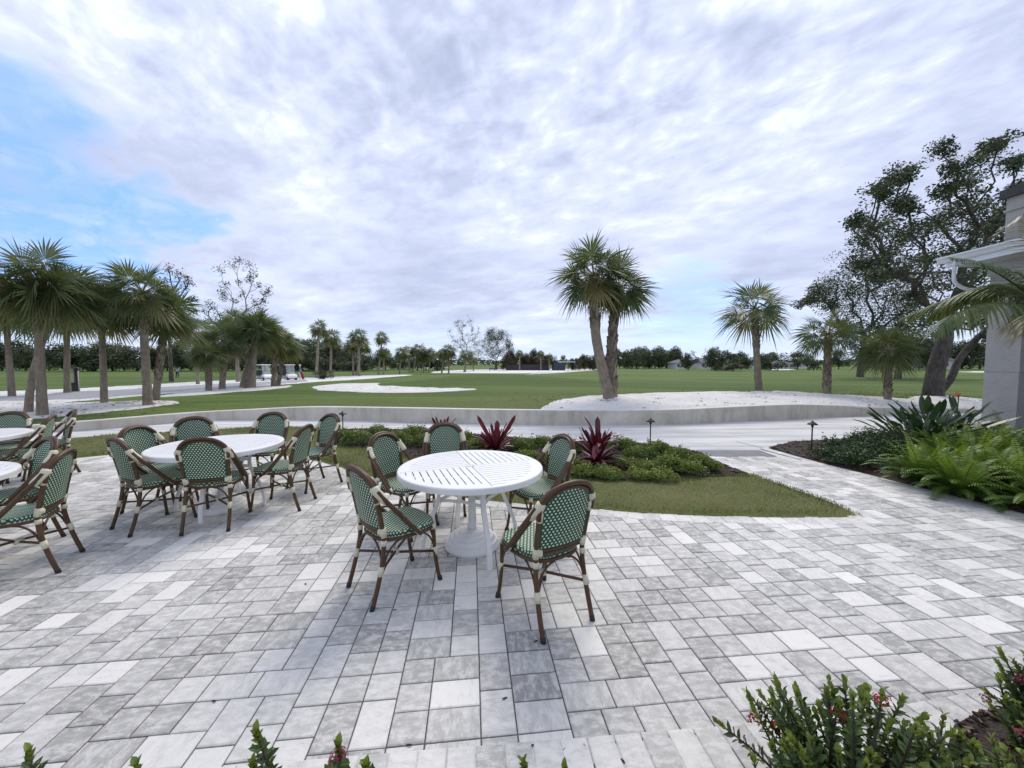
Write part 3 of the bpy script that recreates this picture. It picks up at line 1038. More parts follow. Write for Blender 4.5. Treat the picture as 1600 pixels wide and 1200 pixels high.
mb = MB(); lr = random.Random(66)
for (cx_, cy_, n_, sp) in [(955, 626, 260, 1.6), (1186, 614, 160, 1.6), (1292, 618, 180, 1.8), (1387, 629, 200, 1.4), (1458, 622, 260, 1.4), (1080, 628, 260, 3.0), (1200, 622, 200, 3.0), (70, 650, 200, 1.6), (200, 632, 160, 1.6), (620, 607, 60, 2.5)]:
    c_ = GT(cx_, cy_)
    for _ in range(n_):
        x_, y_ = c_.x + lr.gauss(0, sp), c_.y + lr.gauss(0, sp * .35)
        rw, zw = wall_at(math.atan2(x_, y_))
        if math.hypot(x_, y_) < rw + .25: continue
        l_ = lr.uniform(.02, .09)
        mb.box((x_, y_, H(x_, y_) + .055), (l_, l_ * .35, .006), mat=Matrix.Rotation(lr.uniform(0, PI), 4, 'Z') @ Matrix.Rotation(lr.uniform(-.3, .3), 4, 'X'), t=lr.random())
tag(mb.build('leaf_litter', M_CHIP), 'brown leaf litter scattered over the white sand under the palms', 'litter', kind='stuff')


# ------------------------------------------------------------------ palms
def sabal_crown(r, Rr, nleaf=34, nseg=26, steps=3, droop=0.8, low=-0.64, dead=0.10):
    mb = MB()
    for li in range(nleaf):
        q = (li + 0.5) / nleaf
        el = math.asin(max(-1, min(1, 1.0 - (1.0 - low) * q ** 0.92))) + r.uniform(-0.16, 0.16) * (1 if q > .06 else 0)          # from upright to hanging
        az = li * 2.39996 + r.uniform(-0.25, 0.25)
        t0 = Vector((math.cos(az) * math.cos(el), math.sin(az) * math.cos(el), math.sin(el)))
        Lp = Rr * r.uniform(0.30, 0.50) * (1.0 if el > -0.3 else 0.8)
        Lb = Rr * r.uniform(0.56, 0.70)
        # petiole with gravity
        pts = []
        for k in range(5):
            s_ = k / 4
            p = t0 * (Lp * s_) + Vector((0, 0, -0.09 * Rr * droop * s_ * s_ * math.cos(el)))
            pts.append(p)
        tn = 0.12 * r.random() + (0.45 if q < 0.6 else 0.5)
        if q > 1 - dead: tn = r.uniform(0.75, 1.0)
        elif q < 0.12: tn = 0.6
        tn += r.uniform(-0.22, 0.12)
        mb.tube(pts, [0.022 * Rr, 0.016 * Rr, 0.012 * Rr, 0.010 * Rr, 0.008 * Rr], 4, t=min(1, tn + 0.25), caps=False)
        o = pts[-1]
        t = (pts[-1] - pts[-2]).normalized()
        t = (t + Vector((0, 0, -0.16 * droop))).normalized()
        side = t.cross(Vector((0, 0, 1)))
        if side.length < 0.1: side = Vector((1, 0, 0))
        side.normalize()
        side = (Quaternion(t, r.uniform(-1.15, 1.15)) @ side)
        nrm = side.cross(t).normalized()
        fan = R(r.uniform(105, 128))
        da = 2 * fan / nseg
        for i in range(nseg):
            a = -fan + da * (i + 0.5) + r.uniform(-0.02, 0.02)
            ca, sa = math.cos(a), math.sin(a)
            d = (t * ca + side * sa + nrm * (0.30 * abs(sa) - 0.05)).normalized()
            perp = (side * ca - t * sa).normalized()
            L_ = Lb * (0.80 + 0.25 * ca) * r.uniform(0.78, 1.12)
            st_ = o + t * (0.10 * Lb * max(0, ca))
            tipdroop = r.uniform(0.12, 0.46) * droop * (0.8 + 0.5 * q)
            ww = 2 * math.tan(da / 2)
            prev = None
            fr = [0.05, 0.45, 0.78, 1.0] if steps == 3 else ([0.05, 0.5, 1.0] if steps == 2 else [0.05, 1.0])
            tt = min(1, max(0, tn + r.uniform(-0.10, 0.10)))
            for s_ in fr:
                p = st_ + d * (L_ * s_) + Vector((0, 0, -tipdroop * L_ * s_ ** 2.3)) - nrm * (0.04 * L_ * s_ * s_)
                wd = L_ * ww * (min(s_, 0.43)) * 0.52 * (1.0 if s_ <= 0.45 else max(0.0, (1.0 - s_) / 0.55) ** 0.9)
                if s_ >= 1.0: wd = 0
                a_, b_ = p - perp * wd, p + perp * wd
                if prev is not None:
                    if s_ >= 1.0:
                        mb.tri(prev[0], prev[1], p, min(1, tt + 0.06))
                    else:
                        mb.quad(prev[0], prev[1], b_, a_, tt)
                prev = (a_, b_)
    # a few upright spear leaves
    # old boots and hanging thatch below the crown
    for k in range(26):
        a = k * 2.4 + r.uniform(-0.3, 0.3); z = -r.uniform(0.02, 0.42) * Rr
        d = Vector((math.cos(a), math.sin(a), 0))
        p = d * (0.07 * Rr) + Vector((0, 0, z))
        e = p + d * r.uniform(0.10, 0.22) * Rr + Vector((0, 0, r.uniform(-0.08, 0.22) * Rr))
        sd_ = Vector((-d.y, d.x, 0)) * 0.03 * Rr
        mb.quad(p - sd_, p + sd_, e + sd_ * 0.4, e - sd_ * 0.4, r.uniform(0.85, 1.0))
    return mb


def palm_trunk(base, top, rb, rt, bend, r, boots=(1.0, 1.0), nb=14):
    """curved tapered trunk, local to base"""
    top = Vector(top); n = 12
    pts, rad = [], []
    for i in range(n + 1):
        s_ = i / n
        p = Vector((top.x * (s_ + bend * math.sin(PI * s_)), top.y * s_, top.z * s_))
        p += Vector((r.uniform(-1, 1), r.uniform(-1, 1), 0)) * rb * 0.05
        pts.append(p)
        flare = 1.0 + 0.18 * math.exp(-s_ * 14)
        rad.append((rb * (1 - s_) + rt * s_) * flare)
    pts[0].z -= 0.15
    mb = MB(); mb.tube(smooth_curve(pts, 3), [rad[min(n, i // 3)] * (1 - (i % 3) / 3) + rad[min(n, i // 3 + 1)] * (i % 3) / 3 * (1 + r.uniform(-0.03, 0.03)) for i in range(3 * n + 1)], nb)
    # leaf boots criss-crossing the trunk
    if boots[1] > boots[0]:
        Lz = top.z
        z = boots[0]; k = 0
        while z < boots[1]:
            s_ = z
            i = min(n - 1, int(s_ * n)); f = s_ * n - i
            c = pts[i].lerp(pts[i + 1], f); rr = rad[i] * (1 - f) + rad[i + 1] * f
            a = k * 2.39996; d = Vector((math.cos(a), math.sin(a), 0)); s2 = Vector((-d.y, d.x, 0))
            wd = rr * 0.62; h_ = rr * r.uniform(1.0, 1.5)
            p0 = c + d * rr * 0.92
            out = r.uniform(0.18, 0.5) * rr
            A, B = p0 - s2 * wd - Vector((0, 0, h_ * 0.3)), p0 + s2 * wd - Vector((0, 0, h_ * 0.3))
            T1, T2 = p0 + d * out - s2 * wd * 0.45 + Vector((0, 0, h_)), p0 + d * out + s2 * wd * 0.45 + Vector((0, 0, h_))
            U1, U2 = c + d * rr * 0.6 - s2 * wd * 0.4 + Vector((0, 0, h_ * 0.8)), c + d * rr * 0.6 + s2 * wd * 0.4 + Vector((0, 0, h_ * 0.8))
            t = r.uniform(0.1, 0.9)
            mb.quad(A, B, T2, T1, t, 1); mb.quad(T1, T2, U2, U1, min(1, t + 0.2), 1)
            mb.quad(B, B - d * rr * 0.2, U2, T2, t * 0.4, 1); mb.quad(A - d * rr * 0.2, A, T1, U1, t * 0.4, 1)
            z += 0.035 / Lz * (rr / 0.13); k += 1
    return mb


prr = random.Random(21)
CROWNS = {}
for i in range(5):
    CROWNS['near', i] = sabal_crown(random.Random(100 + i), 1.0, 33, 30, 3).mesh('crown', M_SABAL)
for i in range(2):
    CROWNS['open', i] = sabal_crown(random.Random(150 + i), 1.0, 19, 30, 3, 0.9, -0.55, 0.05).mesh('crown', M_SABAL)
for i in range(3):
    CROWNS['far', i] = sabal_crown(random.Random(200 + i), 1.0, 30, 12, 2, 0.9, -0.8).mesh('crown', M_SABAL)
pc = [0]


def palm(base_px, crown_px, rad_px, label, kind='near', var=None, tw=19, boots=(1, 1), bend=0.0, ddepth=0.0, group=None, topt=None):
    """base pixel on the terrain, centre of crown and crown radius in photo pixels"""
    g = GT(*base_px)
    c = AT(crown_px[0], crown_px[1], g.y + ddepth)
    s_ = (g.y * math.cos(PITCH)) / 600
    oc = math.cos(math.atan((base_px[0] - 800) / 600))
    rr = rad_px * s_ * (0.45 + 0.55 * oc)
    t = thing('sabal_palm', label, 'palm tree', g, 0, group)
    pc[0] += 1
    topv = c - g - Vector((0, 0, rr * 0.12))
    hw = tw * s_ / 2 * oc
    bt = palm_trunk(g, topv, hw, hw * (topt or 0.8), bend, prr, boots, 14 if kind != 'far' else 7)
    bt.build('trunk', [M_PTRUNK, M_BOOT], t, True)
    nvar = {'near': 5, 'open': 2, 'far': 3}[kind]
    o = obj('crown', CROWNS[kind, (pc[0] if var is None else var) % nvar], t, c - g - Vector((0, 0, rr * 0.05)), prr.uniform(0, 6.28), rr)
    return t


gL = 'palms of the cluster by the road on the left'
palm((19, 621), (8, 478), 74, 'palm behind at the left edge of the photo, thick trunk set back from the road', tw=13, group=gL)
palm((105, 616), (104, 478), 78, 'palm behind the two front left palms, standing by the black bollard', tw=12, group=gL, boots=(0.7, 0.95))
palm((43, 645), (92, 462), 88, 'left palm whose trunk leans strongly to the right from its base', tw=15, group=gL, bend=-0.15)
palm((163, 630), (158, 482), 66, 'palm with straight trunk between the tall left palm and the gravel tip', tw=13, group=gL)
palm((66, 650), (57, 436), 92, 'tall thick trunk palm nearest the terrace, leftmost of the front row', tw=19, group=gL, boots=(0.72, 0.95))
palm((243, 625), (258, 492), 64, 'boot covered palm just behind the palm on the tip of the gravel', tw=13, group=gL, boots=(0.25, 0.95))
palm((231, 634), (222, 455), 70, 'tall palm with smooth trunk on the tip of the white gravel', tw=16, group=gL, boots=(0.66, 0.95), bend=0.08)
palm((309, 601), (308, 520), 36, 'small slim palm between the two left palm clusters', tw=6, group=gL)
gM = 'palms of the cluster in front of the golf carts'
palm((372, 597), (368, 512), 42, 'palm at the back of the middle cluster, trunk seen between others', tw=7, group=gM)
palm((326, 612), (326, 552), 36, 'short stout palm at the left end of the middle cluster', tw=11, group=gM, boots=(0.2, 0.95))
palm((347, 609), (351, 532), 42, 'short palm with drooping leaves, second in the middle cluster', tw=11, group=gM, boots=(0.3, 0.95))
palm((380, 606), (408, 516), 42, 'palm leaning right beside the tallest trunk of the middle cluster', tw=13, group=gM, boots=(0.5, 0.95), bend=-0.1)
palm((394, 607), (397, 514), 44, 'tallest palm of the middle cluster with smooth leaning trunk', tw=12, group=gM, boots=(0.8, 0.95))
palm((427, 603.5), (431, 530), 36, 'palm with boot covered trunk just left of the second golf cart', tw=8, group=gM, boots=(0.25, 0.95))
palm((434, 602), (446, 536), 36, 'right hand palm of the middle cluster, hanging leaves near the golfer', tw=8, group=gM, boots=(0.25, 0.95))
gF = 'slender palms in a row beside the far road'
far = [((494, 591), (498, 512), 19, 5, 'first slender palm right of the golfer'), ((516, 589), (518, 527), 20, 4.5, 'second slender palm right of the golfer'),
       ((552, 587), (551, 538), 17, 3.5, 'left palm of the trio in the middle of the far row'), ((556, 587), (566, 540), 17, 3, 'slim middle palm of the trio in the far row'),
       ((561, 588), (560, 526), 19, 4.5, 'tallest palm of the trio in the middle of the far row'), ((591, 586), (597, 528), 14, 3.2, 'solitary slim palm right of the trio in the far row'),
       ((599, 586), (600, 552), 12, 2.5, 'short palm tucked beside the solitary slim one'), ((624, 585), (627, 552), 14, 3, 'first palm of the far group behind the mound'),
       ((640, 582), (639, 547), 13, 2.6, 'second palm of the far group behind the mound'), ((644, 582), (654, 546), 15, 2.6, 'leaning palm of the far group behind the mound'),
       ((662, 582), (661, 560), 11, 2.3, 'short palm of the far group behind the mound'), ((670, 582), (672, 553), 13, 2.3, 'rightmost palm of the far group behind the mound'),
       ((690, 583.4), (694, 552), 13, 2.6, 'left palm beside the far white sand'), ((701, 583.4), (702, 548), 15, 2.6, 'middle palm beside the far white sand'),
       ((726, 581.5), (729, 553), 14, 4, 'right palm beside the far white sand, two trunks thick'),
       ((740, 580), (739, 562), 9, 2, 'smallest palm beside the far white sand')]
for b_, c_, rp, tw_, lb in far:
    palm(b_, c_, rp, lb, 'far', tw=tw_, group=gF)
# twin palms and the single palm on the sand bed
palm((957, 623), (966, 450), 60, 'right hand palm of the twin pair, trunk covered in criss cross boots', var=1, tw=16, boots=(0.1, 0.98), bend=-0.5, ddepth=0.35)
palm((953, 624.5), (928, 428), 68, 'left hand palm of the twin pair, smooth curved leaning trunk', var=2, tw=17, boots=(0.60, 0.98), bend=0.30)
palm((1186, 611.5), (1180, 480), 64, 'single open crowned palm standing alone on the sand bed', 'open', 0, tw=12, boots=(0.55, 0.98), bend=0.08)
palm((1292, 615.5), (1294, 520), 55, 'left of the two palms on the sand bed under the oak', 'open', 1, tw=13, boots=(0.1, 0.98))
palm((1387, 626.5), (1388, 545), 58, 'short palm on the sand bed just left of the oak trunk', 'near', 3, tw=13, boots=(0.1, 0.98))


# ------------------------------------------------------------------ broadleaf trees
def leaf_clump(mb, c, rad, n, size, r, squash=0.7, t0=0.5):
    cx, cy, cz = c
    for _ in range(n):
        # denser toward the shell
        d = Vector((r.gauss(0, 1), r.gauss(0, 1), r.gauss(0, 1))).normalized() * (rad * r.uniform(0.25, 1.0) ** 0.6)
        p = Vector((cx + d.x, cy + d.y, cz + d.z * squash))
        a = Vector((r.gauss(0, 1), r.gauss(0, 1), r.gauss(0, 0.6))).normalized()
        b = a.cross(Vector((r.gauss(0, 1), r.gauss(0, 1), r.gauss(0, 1)))).normalized()
        s_ = size * r.uniform(0.6, 1.3)
        t = min(1, max(0, t0 + r.uniform(-0.35, 0.35)))
        q = p + a * s_ * 0.5
        mb.quad(p - a * s_ * 0.5, p + b * s_ * 0.26, q, p - b * s_ * 0.26, t)


def grow(mb, start, targets, r0, r, wig=0.12, n=7, minr=0.012, expo=0.55):
    """connect clump centres into a branching skeleton; start = list of (point, radius) trunk nodes"""
    nodes = [(Vector(p), None) for p, _ in start]
    parent = list(range(-1, len(nodes) - 1))
    isn = len(nodes)
    plen = [0.0] * len(nodes)
    order = sorted(targets, key=lambda q: (Vector(q) - nodes[-1][0]).length)
    for q in order:
        q = Vector(q)
        best, bi = 1e9, 0
        for i in range(max(0, isn - 2), len(nodes)):
            p = nodes[i][0]
            d = (q - p).length + 0.62 * plen[i]
            if q.z < p.z: d += (p.z - q.z) * 0.8
            if d < best: best, bi = d, i
        p = nodes[bi][0]
        # intermediate nodes with wobble
        prev = bi
        L_ = (q - p).length
        k = 3 if L_ > 1.0 else 2
        for s_ in range(1, k + 1):
            m_ = p.lerp(q, s_ / k)
            if s_ < k: m_ += Vector((r.uniform(-1, 1), r.uniform(-1, 1), r.uniform(-0.6, 1.0))) * L_ * wig
            plen.append(plen[prev] + (m_ - nodes[prev][0]).length); nodes.append((m_, None)); parent.append(prev); prev = len(nodes) - 1
    # leaf counts for radii
    cnt = [0] * len(nodes)
    childs = [[] for _ in nodes]
    for i, p in enumerate(parent):
        if p >= 0: childs[p].append(i)
    for i in range(len(nodes) - 1, -1, -1):
        cnt[i] = max(1, sum(cnt[c] for c in childs[i]))
    tot = cnt[isn - 1]
    rad = [max(minr, r0 * (c / tot) ** expo) for c in cnt]
    for i, c in enumerate(childs):
        for ch in c:
            if i < isn and ch < isn: continue
            a, b = nodes[i][0], nodes[ch][0]
            ra = min(rad[i], rad[ch] * 1.25)
            mb.tube([a, a.lerp(b, 0.5), b], [ra, (ra + rad[ch]) / 2, rad[ch]], n if ra > 0.05 else 5, caps=True)
    return nodes


def oak(name, label, base, trunk, clumps, r0, leafsize, nper, r, cat='tree', twigs=3, leafm=None, barkm=None, group=None, t0=0.5, squash=0.7, expo=0.55):
    """base world point, trunk list of ((x,y,z) local, radius), clumps list of (x,y,z,rad) local"""
    t = thing(name, label, cat, base, 0, group)
    tb = MB()
    pts = [p for p, _ in trunk]; rads = [q for _, q in trunk]
    tb.tube(smooth_curve(pts, 4), [rads[min(len(rads) - 1, i // 4)] * (1 - (i % 4) / 4) + rads[min(len(rads) - 1, i // 4 + 1)] * (i % 4) / 4 for i in range(4 * (len(pts) - 1) + 1)], 12)
    nodes = grow(tb, trunk, [c[:3] for c in clumps], r0, r, expo=expo)
    fb = MB()
    for c in clumps:
        cc = Vector(c[:3]); rad = c[3]
        subs = []
        for k in range(twigs):
            d = Vector((r.gauss(0, 1), r.gauss(0, 1), r.gauss(0, 0.8))).normalized() * rad * r.uniform(0.4, 0.9)
            e = cc + d
            tb.tube([cc, cc + d * 0.5 + Vector((0, 0, rad * 0.08)), e], [0.02 * rad + 0.008, 0.012 * rad + 0.006, 0.005], 4, caps=False)
            subs.append(e)
        subs.append(cc)
        for s_ in subs:
            leaf_clump(fb, s_, rad * r.uniform(0.50, 0.92), int(nper / len(subs)), leafsize, r, squash, t0)
    tb.build('trunk', barkm or M_BARK, t, True)
    if nper: fb.build('crown', leafm or M_OAK, t)
    return t


orr = random.Random(31)
# the big spreading oak on the right
b0 = GT(1458, 619)
DY = b0.y


def rel(px, py, dy, base): return AT(px, py, base.y + dy) - base


trunk = [(Vector((0, 0, -0.2)), 0.36), (rel(1459, 600, 0, b0), 0.29), (rel(1463, 575, 0, b0), 0.27), (rel(1470, 552, 0, b0), 0.26), (rel(1478, 525, 0, b0), 0.22)]
cl = []
big = [(1390, 292, 26), (1372, 300, 14), (1420, 270, 16), (1402, 316, 20), (1470, 240, 20), (1500, 262, 22), (1540, 240, 26), (1555, 222, 20), (1515, 285, 24), (1470, 300, 20), (1580, 255, 18),
       (1500, 330, 32), (1535, 320, 30), (1560, 350, 26), (1470, 345, 24), (1440, 370, 30), (1400, 365, 30), (1360, 358, 26), (1345, 385, 26), (1380, 395, 26), (1330, 350, 18), (1420, 335, 18),
       (1520, 365, 30), (1545, 385, 26), (1500, 395, 24), (1455, 410, 28), (1410, 420, 28), (1375, 430, 26), (1500, 440, 30), (1460, 450, 26), (1540, 430, 30), (1430, 455, 22),
       (1590, 290, 18), (1585, 330, 20), (1600, 380, 30), (1630, 300, 26), (1640, 360, 30), (1560, 470, 34), (1610, 450, 34), (1490, 480, 26), (1350, 410, 22), (1590, 510, 28), (1530, 500, 20)]
for (x_, y_, rp) in big:
    s_ = DY / 600
    for k in range(2):
        dy = orr.uniform(-2.6, 2.6)
        v = AT(x_ + orr.uniform(-8, 8), y_ + orr.uniform(-8, 8), DY + dy) - b0
        cl.append((v.x, v.y, v.z, rp * s_ * orr.uniform(0.75, 1.0)))
oak('oak_tree', 'large spreading oak with open crown and thick forked trunk beside the building', b0, trunk, cl, 0.22, 0.105, 430, orr, squash=0.6, twigs=7, t0=0.5)
# second stem of the oak, leaning right
b1 = b0 + Vector((0.75, 0.7, 0))
tr2 = [(Vector((0, 0, -0.2)), 0.14), (rel(1483, 590, 0.7, b1) * 1.0, 0.3), (AT(1500, 560, b1.y) - b1, 0.12), (AT(1530, 525, b1.y) - b1, 0.11)]
tr2[1] = (AT(1484, 594, b1.y) - b1, 0.125)
cl = []
for (x_, y_, rp) in [(1570, 500, 26), (1600, 480, 30), (1630, 470, 30), (1590, 530, 22), (1640, 520, 26), (1660, 430, 34), (1700, 480, 36), (1560, 530, 18)]:
    v = AT(x_, y_, b1.y + orr.uniform(-1, 2)) - b1
    cl.append((v.x, v.y, v.z, rp * DY / 600))
oak('oak_tree', 'oak stem leaning right behind the big oak trunk towards the pillar', b1, tr2, cl, 0.14, 0.125, 300, orr)
# dense oak further back, left of the big one
b2 = GT(1344, 589)
cl = []
for (x_, y_, rp) in [(1330, 425, 30), (1360, 415, 28), (1395, 425, 30), (1415, 445, 28), (1300, 440, 22), (1285, 455, 20), (1320, 455, 30), (1355, 450, 34), (1390, 465, 34), (1340, 485, 30),
                     (1375, 495, 32), (1410, 490, 28), (1270, 462, 16), (1262, 478, 12), (1305, 478, 20), (1430, 470, 26), (1350, 520, 26), (1400, 520, 26), (1325, 515, 22), (1440, 505, 24), (1380, 540, 20)]:
    for k in range(2):
        v = AT(x_ + orr.uniform(-10, 10), y_ + orr.uniform(-8, 8), b2.y + orr.uniform(-5, 5)) - b2
        cl.append((v.x, v.y, v.z, rp * b2.y / 600))
trb = [(Vector((0, 0, -0.3)), 0.5), (AT(1345, 570, b2.y) - b2, 0.42), (AT(1348, 550, b2.y) - b2, 0.38), (AT(1352, 530, b2.y) - b2, 0.34)]
oak('oak_tree', 'dense round oak set back on the fairway behind the two sand bed palms', b2, trb, cl, 0.42, 0.29, 520, orr, t0=0.5)
b3 = GT(1403, 592)
cl = [(orr.uniform(-3, 3), orr.uniform(-3, 3), orr.uniform(4.0, 7.5), orr.uniform(1.2, 1.9)) for _ in range(16)]
oak('oak_tree', 'dark oak with short trunk seen between the palm and the big oak', b3, [(Vector((0, 0, -.3)), .45), (Vector((0, 0, 1.5)), .38), (Vector((0.1, 0, 3)), .3)], cl, 0.3, 0.34, 200, orr, t0=0.35)

# sparse upright trees behind the middle cluster
b4 = GT(372, 590)
cl = []
for (x_, y_, rp) in [(345, 425, 9), (352, 445, 8), (362, 415, 8), (375, 410, 9), (388, 415, 9), (398, 425, 9), (392, 440, 8), (405, 445, 8), (412, 460, 9), (420, 452, 8), (398, 470, 10), (380, 460, 7),
                     (350, 465, 8), (345, 458, 6), (372, 440, 7), (365, 470, 7), (385, 485, 9), (405, 480, 9), (360, 490, 9), (375, 500, 10), (390, 430, 7), (415, 470, 7)]:
    v = AT(x_, y_, b4.y + orr.uniform(-1.5, 1.5)) - b4
    cl.append((v.x, v.y, v.z, rp * b4.y / 600 * 1.0))
oak('sparse_tree', 'tall thin leaved tree rising above the middle palm cluster', b4, [(Vector((0, 0, -.3)), .22), (Vector((0, 0, 2)), .2), (Vector((0, 0, 4)), .17)], cl, 0.13, 0.24, 90, orr, leafm=M_DRY, barkm=M_PTRUNK, squash=1.0, twigs=4)
b5 = GT(268, 596)
cl = []
for (x_, y_, rp) in [(262, 420, 12), (278, 432, 12), (290, 450, 11), (300, 468, 9), (270, 450, 12), (285, 470, 12), (295, 440, 8), (255, 440, 12), (275, 490, 12), (305, 485, 7), (255, 470, 14)]:
    v = AT(x_, y_, b5.y + orr.uniform(-1.5, 1.5)) - b5
    cl.append((v.x, v.y, v.z, rp * b5.y / 600))
oak('broadleaf_tree', 'dark leaved tree showing behind the crown of the left palms', b5, [(Vector((0, 0, -.3)), .25), (Vector((0, 0, 2)), .2), (Vector((0, 0, 4)), .17)], cl, 0.15, 0.22, 120, orr)
b6 = GT(345, 588)
cl = []
for (x_, y_, rp) in [(318, 484, 7), (328, 476, 8), (336, 482, 8), (342, 492, 8), (330, 500, 10), (345, 505, 10), (355, 500, 9)]:
    v = AT(x_, y_, b6.y + orr.uniform(-1.5, 1.5)) - b6
    cl.append((v.x, v.y, v.z, rp * b6.y / 600))
oak('broadleaf_tree', 'small tree poking out left of the tall thin tree', b6, [(Vector((0, 0, -.3)), .2), (Vector((0, 0, 2)), .16), (Vector((0, 0, 3)), .13)], cl, 0.12, 0.26, 70, orr)

# far oaks behind the sand
b7 = GT(727, 580)
cl = [(orr.uniform(-4, 4), orr.uniform(-3, 3), orr.uniform(5, 14.0), orr.uniform(.7, 1.2)) for _ in range(44)]
cl = [c for c in cl if (c[0] / 4.2) ** 2 + ((c[2] - 9.4) / 5) ** 2 < 1]
oak('sparse_tree', 'nearly leafless tree left of the round far oak', b7, [(Vector((0, 0, -.3)), .3), (Vector((0, 0, 2)), .25), (Vector((0, 0, 3.5)), .22)], cl, 0.17, 0.22, 70, orr, leafm=M_DRY, barkm=M_PTRUNK, squash=1.0, twigs=7)
b8 = GT(775, 578)
cl = []
for _ in range(75):
    a, e = orr.uniform(0, 2 * PI), orr.uniform(-0.25, 1.4)
    k = orr.uniform(0.6, 1)
    cl.append((7.6 * k * math.cos(a) * math.cos(e), 6 * k * math.sin(a) * math.cos(e), 5.0 + 8.2 * k * math.sin(e), orr.uniform(1.2, 1.8)))
oak('oak_tree', 'round crowned far oak behind the white sand at the centre', b8, [(Vector((0, 0, -.3)), .5), (Vector((0, 0, 1.4)), .42), (Vector((0, 0, 2.6)), .36)], cl, 0.24, 0.26, 190, orr, leafm=M_DRY, squash=0.9, twigs=5)

# generic distant trees, four shapes shared
GEN = []
for i in range(4):
    r = random.Random(500 + i)
    tb, fb = MB(), MB()
    tb.tube([(0, 0, -.3), (0.05, 0, 1.2), (0.1, 0.05, 2.2)], [0.17, 0.14, 0.11], 7)
    cs = []
    wd = [3.2, 2.6, 3.8, 2.3][i]; ht = [5.5, 6.5, 5.0, 7.2][i]
    for _ in range(26):
        a, e, k = r.uniform(0, 2 * PI), r.uniform(-0.95, 1.4), r.uniform(0.5, 1.0)
        cs.append((wd * k * math.cos(a) * math.cos(e), wd * k * math.sin(a) * math.cos(e), ht * 0.48 + ht * 0.45 * k * math.sin(e), r.uniform(0.7, 1.25)))
    grow(tb, [(Vector((0, 0, 0)), .3), (Vector((.1, .05, 2.2)), .2)], [c[:3] for c in cs], 0.2, r, n=5)
    for c in cs: leaf_clump(fb, c[:3], c[3] * 1.15, 120, 0.38, r, 0.85, r.uniform(0.25, 0.75))
    GEN.append((tb.mesh('trunk', M_BARK, True), fb))
GENC = {}


def gentree(px, dist, hgt, label, var, m=M_OAK, group=None, wide=1.0, name='broadleaf_tree', cat='tree'):
    x_ = (px - 800) / 600 * dist
    g = Vector((x_, dist, H(x_, dist)))
    t = thing(name, label, cat, g, 0, group)
    key = (var, m.name)
    if key not in GENC: GENC[key] = GEN[var][1].mesh('crown', m)
    s_ = hgt / [5.5, 6.5, 5.0, 7.2][var]
    rz = orr.uniform(0, 6.28)
    obj('trunk', GEN[var][0], t, (0, 0, 0), rz, (s_ * wide, s_ * wide, s_))
    obj('crown', GENC[key], t, (0, 0, 0), rz, (s_ * wide, s_ * wide, s_))
    return t


gBL = 'dark trees beyond the fairway behind the left palms'
for i, px in enumerate(range(-60, 470, 20)):
    gentree(px + orr.uniform(-6, 6), orr.uniform(100, 125), orr.uniform(6.5, 9.5), '%s tree from the left in the dark line beyond the fairway behind the left palms' % ORD[i], i % 4, group=gBL, wide=1.1)
gB2 = 'dark trees behind the slender palm row'
for i, px in enumerate(range(470, 690, 15)):
    h_ = 9.6 if px < 545 else 6.4
    gentree(px + orr.uniform(-4, 4), orr.uniform(112, 138), h_ * orr.uniform(0.8, 1.1), '%s dark tree from the left in the belt behind the row of slender palms' % ORD[i], i % 4, group=gB2, wide=1.1)
for i, px in enumerate(range(474, 580, 12)):
    gentree(px + orr.uniform(-4, 4), orr.uniform(100, 107), orr.uniform(2.4, 4.2), '%s low dark bush from the left in front of the far tan houses' % ORD[i], i % 4, group='bushes before the far tan houses', wide=1.2, name='low_bush', cat='bush')
gR = 'oaks in the tree line beyond the fairway right of the twin palms'
for i, px in enumerate(range(968, 1062, 9)):
    gentree(px + orr.uniform(-2, 2), 160 + orr.uniform(-8, 8), 8.8 * orr.uniform(0.85, 1.05), '%s oak from the left in the far tree line right of the twin palms' % ORD[i], i % 3, group=gR, wide=0.9)
gH = 'brownish bushes and trees behind the far sand'
for i, px in enumerate(list(range(790, 868, 9)) + list(range(893, 952, 7))):
    m_ = M_HEDGE
    gentree(px + orr.uniform(-2, 2), 119 + orr.uniform(-2, 8), (5.2 if px < 868 else 4.3) * orr.uniform(0.85, 1.25), '%s brownish green bushy tree from the left behind the far sand and dark panels' % ORD[i], i % 4, m_, gH, wide=0.75)
gRR = 'trees far off between the sand bed palms and the building'
for i, px in enumerate([1075, 1112, 1128, 1142, 1158, 1190, 1204, 1246, 1262, 1310, 1420, 1435, 1448, 1475, 1500, 1515, 1530]):
    gentree(px, 130 + orr.uniform(-10, 20), orr.uniform(5.0, 7.0) if px < 1300 else orr.uniform(7, 12), '%s far-off tree from the left between the bare tree and the building' % ORD[i], i % 4, group=gRR)
gP = 'small far palms on the skyline'
for i, (px, py, rp, dist) in enumerate(sorted([(812, 552, 7, 85), (845, 553, 8, 85), (858, 558, 5, 85), (880, 558, 5, 110), (940, 556, 7, 90), (1117, 549, 11, 120), (1131, 560, 8, 120), (1146, 560, 8, 120),
                           (1157, 558, 8, 120), (1175, 562, 7, 120), (1205, 557, 10, 125), (1165, 563, 6, 120)])):
    dist *= 1.35
    x_ = (px - 800) / 600 * dist
    g = Vector((x_, dist, H(x_, dist)))
    c = AT(px, py, dist)
    t = thing('sabal_palm', '%s of the small far palms on the skyline counted from the left' % ORD[i], 'palm tree', g, 0, gP)
    s_ = dist / 600
    palm_trunk(g, c - g, 0.2, 0.17, 0, orr, nb=5).build('trunk', M_PTRUNK, t, True)
    obj('crown', CROWNS['far', pc[0] % 3], t, c - g, orr.uniform(0, 6), rp * s_); pc[0] += 1
